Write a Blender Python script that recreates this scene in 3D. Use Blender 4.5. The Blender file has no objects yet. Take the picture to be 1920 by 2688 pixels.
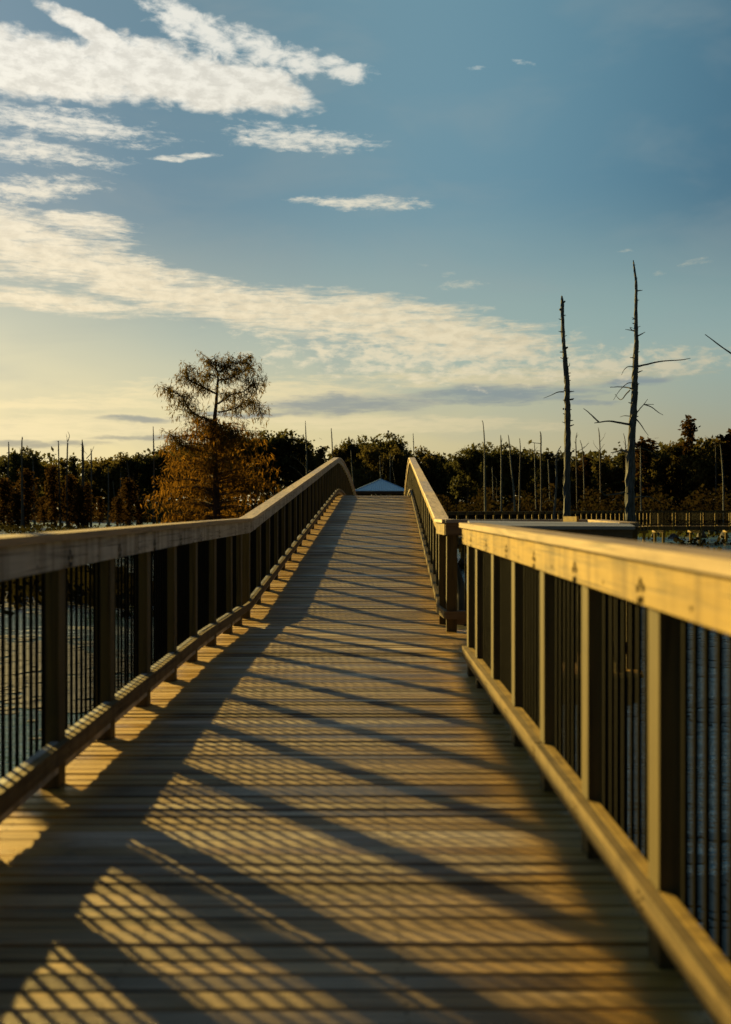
import bpy, math, random
import numpy as np
from mathutils import Vector, Matrix
R = math.radians
rnd = random.Random(7)
col = bpy.context.scene.collection
sc = bpy.context.scene

# ------------------------------------------------------------------ basic facts of the place
F = 2750.0          # focal length in photo pixels (1920 wide)
VX, VY = 946.0, 1337.0
EYE = 1.40
WATER = -1.40
SUN_AZ, SUN_EL = R(-38.4), R(16.6)       # azimuth from +Y, negative = left

def at(x, y, Y):
    """world point seen at photo pixel x,y at distance Y"""
    return ((x-VX)/F*Y, Y, EYE+(VY-y)/F*Y)

def lerp(a, b, t): return a+(b-a)*t
def interp(tab, x):
    if x <= tab[0][0]: return tab[0][1]
    for (a, va), (b, vb) in zip(tab, tab[1:]):
        if x <= b: return lerp(va, vb, (x-a)/(b-a))
    return tab[-1][1]

DECK = [(13.0, 0.0), (13.6, .04), (34.0, 1.80), (35.5, 1.86), (37.5, 1.84), (41.8, 1.64), (46.2, 1.28), (50, .86), (56, .10), (57.5, 0.0)]
def D(y): return interp(DECK, y)
def CX(y): return -.30 + (.0313*(y-10) if y > 10 else 0)

# ------------------------------------------------------------------ object helpers
class MB:
    def __init__(s): s.v = []; s.f = []; s.m = []
    def quad_box(s, c8, mi=0):
        b = len(s.v); s.v += [tuple(p) for p in c8]
        for q in ((0,3,2,1),(4,5,6,7),(0,1,5,4),(1,2,6,5),(2,3,7,6),(3,0,4,7)):
            s.f.append(tuple(b+i for i in q)); s.m.append(mi)
    def box(s, x0, x1, y0, y1, z0, z1, mi=0):
        s.quad_box([(x0,y0,z0),(x1,y0,z0),(x1,y1,z0),(x0,y1,z0),(x0,y0,z1),(x1,y0,z1),(x1,y1,z1),(x0,y1,z1)], mi)
    def bar(s, A, B, side, w0, w1, z0, z1, mi=0):
        """board from A to B (xyz), lying between lateral offsets w0..w1 along side (2-vector) and heights z0..z1"""
        sx, sy = side
        def c(P, w, z): return (P[0]+sx*w, P[1]+sy*w, P[2]+z)
        s.quad_box([c(A,w0,z0),c(A,w1,z0),c(B,w1,z0),c(B,w0,z0),c(A,w0,z1),c(A,w1,z1),c(B,w1,z1),c(B,w0,z1)], mi)
    def tube(s, pts, rad, n=7, mi=0, wob=0.0, cap=True, rg=rnd):
        pts = [Vector(p) for p in pts]
        b0 = len(s.v)
        up = Vector((0.13, 0.21, 1)) if abs((pts[-1]-pts[0]).normalized().z) < .8 else Vector((1, .1, .05))
        for i, p in enumerate(pts):
            t = (pts[min(i+1, len(pts)-1)]-pts[max(i-1, 0)]).normalized()
            a = t.cross(up).normalized(); c = t.cross(a).normalized()
            for k in range(n):
                an = 2*math.pi*k/n
                rr = rad[i]*(1+wob*(rg.random()-.5)*2)
                q = p+a*(math.cos(an)*rr)+c*(math.sin(an)*rr)
                s.v.append(tuple(q))
        for i in range(len(pts)-1):
            for k in range(n):
                k2 = (k+1) % n
                s.f.append((b0+i*n+k, b0+i*n+k2, b0+(i+1)*n+k2, b0+(i+1)*n+k)); s.m.append(mi)
        if cap:
            s.f.append(tuple(b0+k for k in reversed(range(n)))); s.m.append(mi)
            s.f.append(tuple(b0+(len(pts)-1)*n+k for k in range(n))); s.m.append(mi)
    def face(s, pts, mi=0):
        b = len(s.v); s.v += [tuple(p) for p in pts]; s.f.append(tuple(range(b, b+len(pts)))); s.m.append(mi)
    def arrays(s, V, Fq, mi=0):
        b = len(s.v); s.v += [tuple(p) for p in V.tolist()]
        s.f += [tuple(i+b for i in q) for q in Fq]; s.m += [mi]*len(Fq)
    def build(s, name, mats, parent=None, smooth=False, origin=None):
        me = bpy.data.meshes.new(name)
        off = Vector(origin) if origin else (Vector(parent['base']) if parent is not None and 'base' in parent else Vector((0,0,0)))
        V = np.array(s.v, dtype=np.float32)
        if len(V): V = V-np.array(off, dtype=np.float32)
        me.from_pydata(V.tolist(), [], s.f)
        if not isinstance(mats, (list, tuple)): mats = [mats]
        for m in mats: me.materials.append(m)
        if len(mats) > 1: me.polygons.foreach_set('material_index', s.m)
        if smooth: me.polygons.foreach_set('use_smooth', [True]*len(s.f))
        me.update()
        o = bpy.data.objects.new(name, me); col.objects.link(o)
        if parent is not None: o.parent = parent
        elif origin: o.location = origin
        return o

def thing(name, label, cat, base=(0,0,0), group=None):
    o = bpy.data.objects.new(name, None); col.objects.link(o)
    o.location = base; o['base'] = tuple(float(c) for c in base)
    o['label'] = label; o['category'] = cat
    o.empty_display_size = .3
    if group: o['group'] = group
    return o
def tag(o, label, cat, group=None):
    o['label'] = label; o['category'] = cat
    if group: o['group'] = group
    return o
def kind(o, k, label=None):
    o['kind'] = k
    if label: o['label'] = label
    return o

# ------------------------------------------------------------------ node helpers
class NT:
    def __init__(s, tree): s.t = tree; s.n = tree.nodes; s.l = tree.links
    def new(s, typ, **kw):
        n = s.n.new(typ)
        for k, v in kw.items(): setattr(n, k, v)
        return n
    def put(s, sock, v):
        if isinstance(v, bpy.types.NodeSocket): s.l.new(v, sock)
        else: sock.default_value = v
    def math(s, op, a, b=0.0, c=0.0, clamp=False):
        n = s.new('ShaderNodeMath', operation=op); n.use_clamp = clamp
        s.put(n.inputs[0], a); s.put(n.inputs[1], b)
        if len(n.inputs) > 2: s.put(n.inputs[2], c)
        return n.outputs[0]
    def noise(s, vec, scale, detail=4, rough=.55, dist=0.0, lac=2.0):
        n = s.new('ShaderNodeTexNoise'); s.put(n.inputs['Vector'], vec)
        n.inputs['Scale'].default_value = scale; n.inputs['Detail'].default_value = detail
        n.inputs['Roughness'].default_value = rough; n.inputs['Distortion'].default_value = dist
        n.inputs['Lacunarity'].default_value = lac
        return n.outputs['Fac']
    def map(s, vec, sc=(1,1,1), rot=(0,0,0), loc=(0,0,0)):
        n = s.new('ShaderNodeMapping'); s.put(n.inputs['Vector'], vec)
        n.inputs['Scale'].default_value = sc; n.inputs['Rotation'].default_value = rot; n.inputs['Location'].default_value = loc
        return n.outputs[0]
    def ramp(s, fac, stops, interp='LINEAR'):
        n = s.new('ShaderNodeValToRGB'); s.put(n.inputs[0], fac); n.color_ramp.interpolation = interp
        el = n.color_ramp.elements
        while len(el) < len(stops): el.new(.5)
        for e, (p, c) in zip(el, stops):
            e.position = p; e.color = (c[0], c[1], c[2], 1) if not isinstance(c, (int, float)) else (c, c, c, 1)
        return n.outputs['Color']
    def mix(s, fac, a, b, blend='MIX', clamp=False):
        n = s.new('ShaderNodeMix', data_type='RGBA', blend_type=blend); n.clamp_result = clamp
        s.put(n.inputs[0], fac); s.put(n.inputs[6], a if isinstance(a, bpy.types.NodeSocket) else (*a, 1) if len(a) == 3 else a)
        s.put(n.inputs[7], b if isinstance(b, bpy.types.NodeSocket) else (*b, 1) if len(b) == 3 else b)
        return n.outputs[2]
    def smooth(s, x, a, b, lo=0.0, hi=1.0):
        n = s.new('ShaderNodeMapRange', interpolation_type='SMOOTHSTEP')
        s.put(n.inputs[0], x); n.inputs[1].default_value = a; n.inputs[2].default_value = b
        n.inputs[3].default_value = lo; n.inputs[4].default_value = hi
        return n.outputs[0]
    def lin(s, x, a, b, lo=0.0, hi=1.0):
        n = s.new('ShaderNodeMapRange'); s.put(n.inputs[0], x); n.inputs[1].default_value = a; n.inputs[2].default_value = b
        n.inputs[3].default_value = lo; n.inputs[4].default_value = hi
        return n.outputs[0]

def new_mat(name):
    m = bpy.data.materials.new(name); m.use_nodes = True
    nt = NT(m.node_tree); bs = nt.n['Principled BSDF']
    return m, nt, bs

def wood(name, cols, axis='Y', rough=(.55, .8), bump=.35, spec=.3, stain=.5, island=.5, grainscale=34, moss=None, vst=0.0, fines=False):
    m, nt, bs = new_mat(name)
    geo = nt.new('ShaderNodeNewGeometry'); pos = geo.outputs['Position']; isl = geo.outputs['Random Per Island']
    sc_ = {'X': (.022 if fines else .05,1,1), 'Y': (1,.05,1), 'Z': (1,1,.05)}[axis]
    offs = nt.new('ShaderNodeVectorMath', operation='ADD'); nt.put(offs.inputs[0], pos)
    cmb = nt.new('ShaderNodeCombineXYZ'); nt.put(cmb.inputs[0], nt.math('MULTIPLY', isl, 37.0)); nt.put(cmb.inputs[1], nt.math('MULTIPLY', isl, 91.0)); nt.put(cmb.inputs[2], nt.math('MULTIPLY', isl, 53.0))
    nt.put(offs.inputs[1], cmb.outputs[0])
    g = nt.noise(nt.map(offs.outputs[0], sc_), grainscale, 6, .62, .6)
    blot = nt.noise(nt.map(offs.outputs[0], tuple(.25+.75*c for c in sc_)), 5, 4, .6)
    v = nt.math('ADD', nt.math('MULTIPLY', isl, island), nt.math('MULTIPLY', blot, 1-island))
    base = nt.ramp(v, [(i/(len(cols)-1)*.7+.15, c) for i, c in enumerate(cols)])
    gr = nt.ramp(g, [(.30, .22), (.45, .78), (.58, 1.1), (.74, 1.42)]) if fines else nt.ramp(g, [(.30, .42), (.5, .95), (.72, 1.12)])
    c = nt.mix(1.0, base, gr, 'MULTIPLY')
    st = nt.smooth(nt.noise(pos, 3.1, 5, .65), .56, .74)
    c = nt.mix(nt.math('MULTIPLY', st, stain), c, (.035, .03, .024))
    kn = nt.new('ShaderNodeTexVoronoi'); nt.put(kn.inputs['Vector'], nt.map(offs.outputs[0], tuple(.35+.65*c for c in sc_))); kn.inputs['Scale'].default_value = 3.2
    kf = nt.smooth(kn.outputs['Distance'], .035, .07, 1, 0)
    c = nt.mix(nt.math('MULTIPLY', kf, .75), c, (.03, .018, .01))
    if fines:
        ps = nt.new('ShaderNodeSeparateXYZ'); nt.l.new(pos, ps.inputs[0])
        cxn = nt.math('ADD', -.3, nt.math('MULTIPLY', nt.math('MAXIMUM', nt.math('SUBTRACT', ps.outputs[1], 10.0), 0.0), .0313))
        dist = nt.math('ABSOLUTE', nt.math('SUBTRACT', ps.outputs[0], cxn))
        worn = nt.smooth(dist, .25, .85, .34, 0)
        c = nt.mix(worn, c, nt.mix(1.0, (.27,.235,.19), gr, 'MULTIPLY'))
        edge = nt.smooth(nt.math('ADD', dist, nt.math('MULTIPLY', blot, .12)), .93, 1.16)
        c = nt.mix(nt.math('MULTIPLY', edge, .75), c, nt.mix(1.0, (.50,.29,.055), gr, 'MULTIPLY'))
    crk = nt.smooth(nt.noise(nt.map(offs.outputs[0], tuple(.012 if q < 1 else 1 for q in sc_)), 62, 3, .6, .3), .615, .66)
    c = nt.mix(nt.math('MULTIPLY', crk, .65), c, (.02, .014, .008))
    if vst:
        vs = nt.noise(nt.map(pos, (1, 1, .07)), 7.5, 4, .6)
        c = nt.mix(nt.math('MULTIPLY', nt.smooth(vs, .42, .66), vst), c, nt.mix(1.0, c, (.45,.42,.38), 'MULTIPLY'))
    if moss:
        c = nt.mix(nt.math('MULTIPLY', nt.smooth(nt.noise(pos, 9, 5, .6), .45, .7), .6), c, moss)
    nt.put(bs.inputs['Base Color'], c)
    nt.put(bs.inputs['Roughness'], nt.lin(nt.math('ADD', nt.math('MULTIPLY', isl, .6), nt.math('MULTIPLY', g, .4)), .2, .8, rough[0], rough[1]))
    bs.inputs['Specular IOR Level'].default_value = spec
    bp = nt.new('ShaderNodeBump'); bp.inputs['Strength'].default_value = bump; bp.inputs['Distance'].default_value = .006
    nt.put(bp.inputs['Height'], nt.math('SUBTRACT', g, nt.math('MULTIPLY', kf, .4))); nt.l.new(bp.outputs[0], bs.inputs['Normal'])
    return m

def plain(name, c, rough=.7, spec=.3, metal=0.0, var=.25, scale=8.0, bump=0.0, vert=False):
    m, nt, bs = new_mat(name)
    geo = nt.new('ShaderNodeNewGeometry')
    n = nt.noise(nt.map(geo.outputs['Position'], (1, 1, .16)) if vert else geo.outputs['Position'], scale, 6, .66)
    cc = nt.mix(nt.lin(n, .3, .7), tuple(x*(1-var) for x in c), tuple(x*(1+var) for x in c))
    nt.put(bs.inputs['Base Color'], cc)
    bs.inputs['Roughness'].default_value = rough; bs.inputs['Specular IOR Level'].default_value = spec; bs.inputs['Metallic'].default_value = metal
    if bump:
        bp = nt.new('ShaderNodeBump'); bp.inputs['Strength'].default_value = bump; bp.inputs['Distance'].default_value = .02
        nt.put(bp.inputs['Height'], n); nt.l.new(bp.outputs[0], bs.inputs['Normal'])
    return m

def leafmat(name, c1, c2, trans=.5, c3=None):
    m, nt, bs = new_mat(name)
    geo = nt.new('ShaderNodeNewGeometry'); obi = nt.new('ShaderNodeObjectInfo')
    n = nt.noise(geo.outputs['Position'], .35, 4, .6)
    f = nt.math('ADD', nt.math('MULTIPLY', geo.outputs['Random Per Island'], .45), nt.math('MULTIPLY', nt.lin(n, .3, .7), .55))
    c = nt.ramp(f, [(.1, c1), (.85, c2)] if not c3 else [(.1, c1), (.5, c2), (.95, c3)])
    c = nt.mix(nt.math('MULTIPLY', obi.outputs['Random'], .45), c, tuple(x*.55 for x in c1))
    df = nt.new('ShaderNodeBsdfDiffuse'); tr = nt.new('ShaderNodeBsdfTranslucent'); mx = nt.new('ShaderNodeMixShader')
    nt.put(df.inputs[0], c); nt.put(tr.inputs[0], c); mx.inputs[0].default_value = trans
    nt.l.new(df.outputs[0], mx.inputs[1]); nt.l.new(tr.outputs[0], mx.inputs[2])
    nt.l.new(mx.outputs[0], nt.n['Material Output'].inputs[0]); nt.n.remove(bs)
    return m

OCH = (.34, .20, .075); TAN = (.40, .27, .15); GRY = (.20, .175, .14); PNK = (.36, .25, .19); BRN = (.20, .125, .055)
M = {}
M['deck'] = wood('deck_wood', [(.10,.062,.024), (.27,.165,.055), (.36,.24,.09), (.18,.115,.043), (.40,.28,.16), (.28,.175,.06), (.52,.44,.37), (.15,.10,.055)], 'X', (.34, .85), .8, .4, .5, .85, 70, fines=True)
M['rail'] = wood('rail_wood', [(.20,.135,.035), (.31,.21,.055), (.37,.25,.07)], 'Y', (.55, .8), .4, .25, .45, .3, 26, vst=.8)
M['toe'] = wood('shaded_stained_toe_wood', [(.09,.066,.032), (.16,.115,.05), (.23,.16,.065)], 'Y', (.6, .85), .5, .25, .9, .3, 26, vst=.5)  # opposite cap's shadow on the board painted as darker wood, plus real stains
M['railgrey'] = wood('skylight_grey_rail_wood', [(.31,.31,.30), (.43,.43,.42), (.51,.51,.50)], 'Y', (.5, .75), .45, .3, .6, .3, 26, vst=.9)  # left rails: grey of skylit shade put into the wood colour
M['railx'] = wood('rail_wood_cross', [(.10,.075,.045), (.15,.11,.065), (.19,.14,.085)], 'X', (.5, .75), .35, .3, .35, .3, 26)
M['cap'] = wood('cap_wood', [(.22,.16,.10), (.32,.235,.14), (.38,.28,.17)], 'Y', (.45, .7), .5, .3, .35, .4, 22)
M['palecap'] = wood('sunlit_pale_cap_wood', [(.36,.28,.20), (.50,.40,.29), (.58,.47,.35)], 'Y', (.4, .65), .5, .35, .35, .35, 22)  # bridge caps: strong sunlight on their tops put into a paler wood colour
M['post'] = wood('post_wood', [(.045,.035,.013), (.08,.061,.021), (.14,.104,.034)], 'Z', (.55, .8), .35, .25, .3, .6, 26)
M['picket'] = plain('dark_baluster_metal', (.005, .005, .004), .8, .06, 0, .3, 20)
M['joist'] = wood('joist_wood', [(.10,.07,.04), (.16,.11,.06)], 'Y', (.7, .9), .2, .2, .4, .5, 20)
M['ledge'] = wood('weathered_ledge', [(.20,.19,.18), (.28,.27,.26), (.25,.23,.21)], 'X', (.35, .5), .4, .5, .2, .4, 26)
M['hole'] = plain('screw_hole', (.012, .01, .008), .8, .1)
M['farwood'] = wood('far_boardwalk_wood', [(.08,.055,.028), (.12,.085,.04), (.17,.115,.055)], 'Z', (.6, .85), .2, .25, .3, .5, 12)
M['bark'] = plain('grey_bark', (.075, .068, .065), .85, .2, 0, .7, 6, 1.0, True)
M['deadwood'] = plain('bleached_deadwood', (.07, .076, .085), .8, .25, 0, .85, 13, 1.0, True)
M['palewood'] = plain('pale_snag_wood', (.09, .098, .105), .8, .25, 0, .35, 1.5, .4)
M['cybark'] = plain('cypress_bark', (.075, .04, .03), .85, .2, 0, .6, 6, 1.0, True)
M['metal'] = plain('pale_blue_roof_paint', (.66, .84, .98), .4, .5, 0, .05, 1.0)
M['trim'] = plain('blue_roof_trim', (.28, .46, .70), .4, .5, 0, .05, 1.0)
M['dark'] = plain('dark_beam', (.03, .028, .025), .7, .2)
M['leaf_dark'] = leafmat('leaf_dark_green', (.045,.044,.018), (.105,.10,.038), .5)
M['leaf_olive'] = leafmat('leaf_olive', (.065,.058,.02), (.145,.115,.036), .55)
M['leaf_rust'] = leafmat('leaf_rust', (.028,.018,.007), (.075,.042,.014), .5)
M['leaf_cy_top'] = leafmat('cypress_needles_top', (.07,.052,.018), (.17,.12,.032), .6)
M['leaf_cy_low'] = leafmat('cypress_needles_low', (.05,.03,.008), (.14,.072,.013), .6, (.36,.18,.022))
M['reed'] = leafmat('water_plants', (.02,.018,.008), (.07,.06,.02), .3)
M['pad'] = plain('floating_leaves', (.028, .026, .012), .45, .5, 0, .5, 1.0)
M['grass'] = leafmat('marsh_grass', (.04,.045,.012), (.09,.095,.02), .4)

# ================================================================== walkway decks
def planks(mb, y0, y1, xl, xr, pitch=.1087, gap=.008, rg=rnd, skip=None):
    y = y0
    while y < y1:
        w = pitch-gap-(rg.random()<.35)*rg.uniform(.002, .012)
        za, zb = D(y), D(y+w)
        j = rg.uniform(-.004, .003); k = rg.uniform(-.0035, .0035)
        a = xl(y)+rg.uniform(-.012, .012); b = xr(y)+rg.uniform(-.012, .012)
        yy = y+rg.uniform(-.0015, .0015)
        c = .006    # rounded arris
        # cross-section with small chamfers
        prof = [(yy, -.036), (yy, -c), (yy+c, 0), (yy+w-c, 0), (yy+w, -c), (yy+w, -.036)]
        b0 = len(mb.v)
        for X in (a, b):
            for (py, pz) in prof:
                t = (py-yy)/w
                tilt = k*(t-.5)*2
                mb.v.append((X, py, lerp(za, zb, t)+pz+j+tilt+(rg.uniform(-.001,.001))))
        n = len(prof)
        for i in range(n):
            i2 = (i+1) % n
            mb.f.append((b0+i, b0+i2, b0+n+i2, b0+n+i)); mb.m.append(0)
        mb.f.append(tuple(b0+i for i in reversed(range(n)))); mb.m.append(0)
        mb.f.append(tuple(b0+n+i for i in range(n))); mb.m.append(0)
        if y < 26:
            for o in (-1.25, -.42, .42, 1.25):
                for t in (.24, .76):
                    sx_ = CX(y)+o+rg.uniform(-.012, .012); sy_ = yy+w*t+rg.uniform(-.004, .004); sz_ = lerp(za, zb, t)+j+k*(t-.5)*2+.0022
                    mb.face([(sx_+math.cos(q*math.pi/3)*.0045, sy_+math.sin(q*math.pi/3)*.0045, sz_) for q in range(6)], 1)
        y += pitch
    return y

BEND = 13.05
bw = thing('boardwalk', 'level plank boardwalk with a small lookout in the foreground before the arched bridge', 'boardwalk', (-.3, 0, 0))
mb = MB()
def right_edge(y):
    return CX(y)+1.36 if not (8.9 < y < 12.10) else interp([(8.9, 2.42), (12.1, 2.78)], y)
yend = planks(mb, -2.5, BEND, lambda y: CX(y)-1.36, right_edge)
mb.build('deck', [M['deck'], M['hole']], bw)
mb = MB()
for o in (-1.25, -.42, .42, 1.25):
    mb.bar((CX(0)+o, -2.5, 0), (CX(0)+o, 10, 0), (1, 0), -.025, .025, -.28, -.042)
    mb.bar((CX(10)+o, 10, 0), (CX(BEND)+o, BEND, 0), (1, 0), -.025, .025, -.28, -.042)
mb.bar((1.1, 9.0, 0), (2.35, 9.0, 0), (0, 1), -.03, .02, -.28, -.042)
mb.bar((1.1, 12.02, 0), (2.70, 12.02, 0), (0, 1), -.03, .02, -.28, -.042)
mb.bar((2.36, 9.05, 0), (2.68, 11.95, 0), (1, 0), -.03, .02, -.28, -.042)
mb.build('joists', M['joist'], bw)
for y in (1.0, 4.5, 8.2, 11.7):
    for s in (-1.15, 1.15):
        m_ = MB(); m_.tube([(CX(y)+s, y, -3.2), (CX(y)+s, y, -.285)], [.1, .1], 10); m_.build('pile', M['farwood'], bw)
for (x, y) in ((2.25, 9.2), (2.55, 11.8)):
    m_ = MB(); m_.tube([(x, y, -3.2), (x, y, -.285)], [.1, .1], 10); m_.build('pile', M['farwood'], bw)

br = thing('footbridge', 'arched wooden footbridge rising ahead to a crest and dropping toward the pavilion', 'footbridge', (CX(34), 34, 0))
mb = MB()
yb = planks(mb, yend, 57.4, lambda y: CX(y)-1.36, lambda y: CX(y)+1.36)
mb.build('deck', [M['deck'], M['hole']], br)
mb = MB()
ys = [BEND]+[y for y, _ in DECK if y > BEND]+[57.5]
for o in (-1.25, 0, 1.25):
    for a, b in zip(ys, ys[1:]):
        if b-a > .01: mb.bar((CX(a)+o, a, D(a)), (CX(b)+o, b, D(b)), (1, 0), -.06, .06, -.45, -.042)
mb.build('girders', M['joist'], br)
for y in (14.5, 22, 30, 38, 46, 54):
    for s in (-1.15, 1.15):
        m_ = MB(); m_.tube([(CX(y)+s, y, -3.2), (CX(y)+s, y, D(y)-.455)], [.13, .13], 10); m_.build('pile', M['farwood'], br)

# ================================================================== railings
def face_dots(mb, pts, nx, ny, r=.006):
    for (x, y, z) in pts:
        # small hexagonal dark screw recess set proud by 2 mm on a plane with normal (nx,ny)
        tx, ty = -ny, nx
        q = []
        for k in range(6):
            a = math.pi/3*k
            q.append((x+nx*.002+tx*math.cos(a)*r, y+ny*.002+ty*math.cos(a)*r, z+math.sin(a)*r*1.25))
        mb.face(q, 1); mb.face(q[::-1], 1)

def rail_run(root, path, posts, inner, rail_m='rail', cap_m='cap', postdepth=.12, fascia=True, pick=.1, toe=True, capw=(-.028, .145), endposts=True, dots=True, farside=False):
    """path: list of (x,y,z) points of the inner face line at deck level; inner: +1 if the walk lies on the right of the direction of travel.
       posts: distances along the path"""
    segs = []; L = 0
    for A, B in zip(path, path[1:]):
        d = math.hypot(B[0]-A[0], B[1]-A[1]); segs.append((L, L+d, A, B)); L += d
    def pt(s):
        for (a, b, A, B) in segs:
            if s <= b+1e-6 or (a, b, A, B) == segs[-1]:
                t = (s-a)/(b-a); return Vector(A).lerp(Vector(B), t), ((B[0]-A[0])/(b-a), (B[1]-A[1])/(b-a))
    fm, cm, tm = MB(), MB(), MB()
    bm2 = MB()
    for i, (a, b, A, B) in enumerate(segs):
        dx, dy = (B[0]-A[0])/(b-a), (B[1]-A[1])/(b-a)
        out = (-dy*inner, dx*inner)     # outward normal: away from the walk
        # split long boards into ~ 3.2 m lengths with slight unevenness
        n = max(1, round((b-a)/3.27))
        for k in range(n):
            p = Vector(A).lerp(Vector(B), k/n); q = Vector(A).lerp(Vector(B), (k+1)/n)
            g = (q-p).normalized()*.0012
            j = rnd.uniform(-.0025, .0025)
            if n > 1 or True:
                fm.bar(p+g, q-g, out, 0+j*.4, .038, 1.106+j, 1.2435+j)
                cm.bar(p+g, q-g, out, capw[0]+j, capw[1]+j, 1.246, 1.284+abs(j))
                tm.bar(p+g, q-g, out, 0-j*.4, .038, .145+j, .235+j)
    po = []
    for s in posts:
        P, (dx, dy) = pt(s)
        out = (-dy*inner, dx*inner)
        m_ = MB()
        jx = rnd.uniform(-.006, .006); jy = rnd.uniform(-.012, .012)
        a0 = P+Vector((-dx*postdepth/2, -dy*postdepth/2, 0)); b0 = P+Vector((dx*postdepth/2, dy*postdepth/2, 0))
        a0.z = b0.z = P.z
        o0, o1 = .0405, .1305
        def c(Q, w, z, ex=0): return (Q.x+out[0]*w+dx*ex, Q.y+out[1]*w+dy*ex, Q.z+z)
        m_.quad_box([c(a0,o0,-.30),c(a0,o1,-.30),c(b0,o1,-.30),c(b0,o0,-.30),c(a0,o0,1.244,jy),c(a0,o1,1.244,jy),c(b0,o1,1.244,jy),c(b0,o0,1.244,jy)])
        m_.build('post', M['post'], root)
        po.append((s, P, (dx, dy), out))
        if dots:
            nx, ny = -out[0], -out[1]
            for zc in (1.145,):
                for (u, w) in ((-.030,.010),(.030,.010),(-.019,-.026),(.019,-.026),(0,.034)):
                    Q = P+Vector((dx*(u+rnd.uniform(-.004,.004)), dy*u, 0))
                    face_dots(fm, [(Q.x+nx*.0015, Q.y+ny*.0015, Q.z+zc+w+rnd.uniform(-.004,.004))], nx, ny, .0115)
            for (u, w) in ((-.022,.012),(.02,-.012),(-.02,-.02),(.024,.016)):
                Q = P+Vector((dx*u, dy*u, 0))
                face_dots(tm, [(Q.x+nx*.0015, Q.y+ny*.0015, Q.z+.19+w)], nx, ny, .007)
    if dots:
        for (s0, P0, d0, o0_), (s1, P1, d1, o1_) in zip(po, po[1:]):
            Q = P0.lerp(P1, .5); nx, ny = -o0_[0], -o0_[1]
            face_dots(fm, [(Q.x+nx*.0015, Q.y+ny*.0015, Q.z+1.14)], nx, ny, .0065)
    fm.build('fascia_board', [M[rail_m], M['hole']], root)
    cm.build('cap_rail', M[cap_m], root)
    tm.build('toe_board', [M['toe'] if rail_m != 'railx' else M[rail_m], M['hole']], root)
    # per-bay blocking boards and balusters
    for (s0, P0, d0, ou0), (s1, P1, d1, ou1) in zip(po, po[1:]):
        m_ = MB()
        hs = postdepth/2+.002
        cuts = [s0+hs]+[sg[1] for sg in segs if s0+hs < sg[1] < s1-hs]+[s1-hs]
        bb = MB()
        for ca, cb in zip(cuts, cuts[1:]):
            if cb-ca < .01: continue
            A = pt(ca+1e-4)[0]; dd = pt((ca+cb)/2)[1]; B = pt(cb-1e-4)[0]
            ou = (-dd[1]*inner, dd[0]*inner)
            for (za, zb) in ((.08, .237), (1.11, 1.242)):
                bb = MB(); bb.bar(A, B, ou, .0405, .0785, za, zb); bb.build('blocking_board', M[rail_m], root)
        n = max(1, round((s1-s0-postdepth)/pick)-1)
        for k in range(n):
            s = s0+postdepth/2+(k+1)*(s1-s0-postdepth)/(n+1)
            s += rnd.uniform(-.006, .006)
            P, dd = pt(s); ou = (-dd[1]*inner, dd[0]*inner)
            h = .008
            A = P+Vector((-dd[0]*h, -dd[1]*h, 0)); B = P+Vector((dd[0]*h, dd[1]*h, 0)); A.z = B.z = P.z
            m_.bar(A, B, ou, .081, .097, .085+rnd.uniform(-.004,.004), 1.235)
        m_.build('baluster_panel', M['picket'], root)

def edge_path(side, y0, y1, ys_extra):
    ys = sorted({y0, y1, *[y for y in ys_extra if y0 < y < y1]})
    return [(CX(y)+side*1.17, y, D(y)) for y in ys]

# left railing on the level part
lr = thing('railing', 'weathered level railing along the left side of the boardwalk, mostly in shade', 'railing', (-1.47, 5, 0))
p = edge_path(-1, -2.2, BEND, (10,))
posts = [(-2.1)+0] 
posts = [s for s in ([5.31+1.09*k+2.2 for k in range(-6, 7)]+[12.62+2.2]) if 0.05 < s < 15.1]
rail_run(lr, p, posts, +1, rail_m='railgrey')
# left railing on the bridge
lb = thing('railing', 'long railing on the left side of the arched bridge, its cap rising to the crest', 'railing', (CX(20)-1.17, 20, D(20)))
ys_b = [y for y, _ in DECK if y > BEND+.3]+[18, 24, 29]
p = edge_path(-1, BEND+.003, 57.3, ys_b)
rail_run(lb, p, [.28+1.085*k for k in range(0, 41)], +1, rail_m='railgrey', cap_m='palecap')
# right near railing (direction of travel away from camera, walk is on its left)
rr_ = thing('railing', 'sunlit golden railing close on the right side of the boardwalk', 'railing', (.87, 5, 0))
p = [(CX(0)+1.17, -2.2, 0), (CX(0)+1.17, 8.93, 0)]
posts = [3.24+.995*k+2.2 for k in range(-5, 6)]+[8.86+2.2]
posts = [s for s in posts if .05 < s]
rail_run(rr_, p, posts, -1)
# bridge right railing, with the short level end at the lookout
rb = thing('railing', 'sunlit railing on the right side of the arched bridge, starting past the lookout gap', 'railing', (CX(20)+1.17, 20, D(20)))
p = [(.965, 12.0, 0), (CX(12.75)+1.17-.03, 12.75, 0)]+edge_path(1, 13.3, 57.3, ys_b)
rail_run(rb, p, [.78, 1.65]+[2.5+1.085*k for k in range(0, 40)], -1, cap_m='palecap')
# lookout railing: far side, end side, near side
lo = thing('railing', 'dark railing around the small lookout, beside the gap on the right', 'railing', (2.4, 10.5, 0))
p = [(.975, 11.96, 0), (2.62, 11.96, 0)]
rail_run(lo, p, [.075, .62, 1.15, 1.58], +1, rail_m='railx', cap_m='ledge', dots=False)
p = [(2.62, 11.92, 0), (2.30, 9.16, 0)]
rail_run(lo, p, [.5, 1.35, 2.2, 2.7], +1, dots=False)
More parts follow.
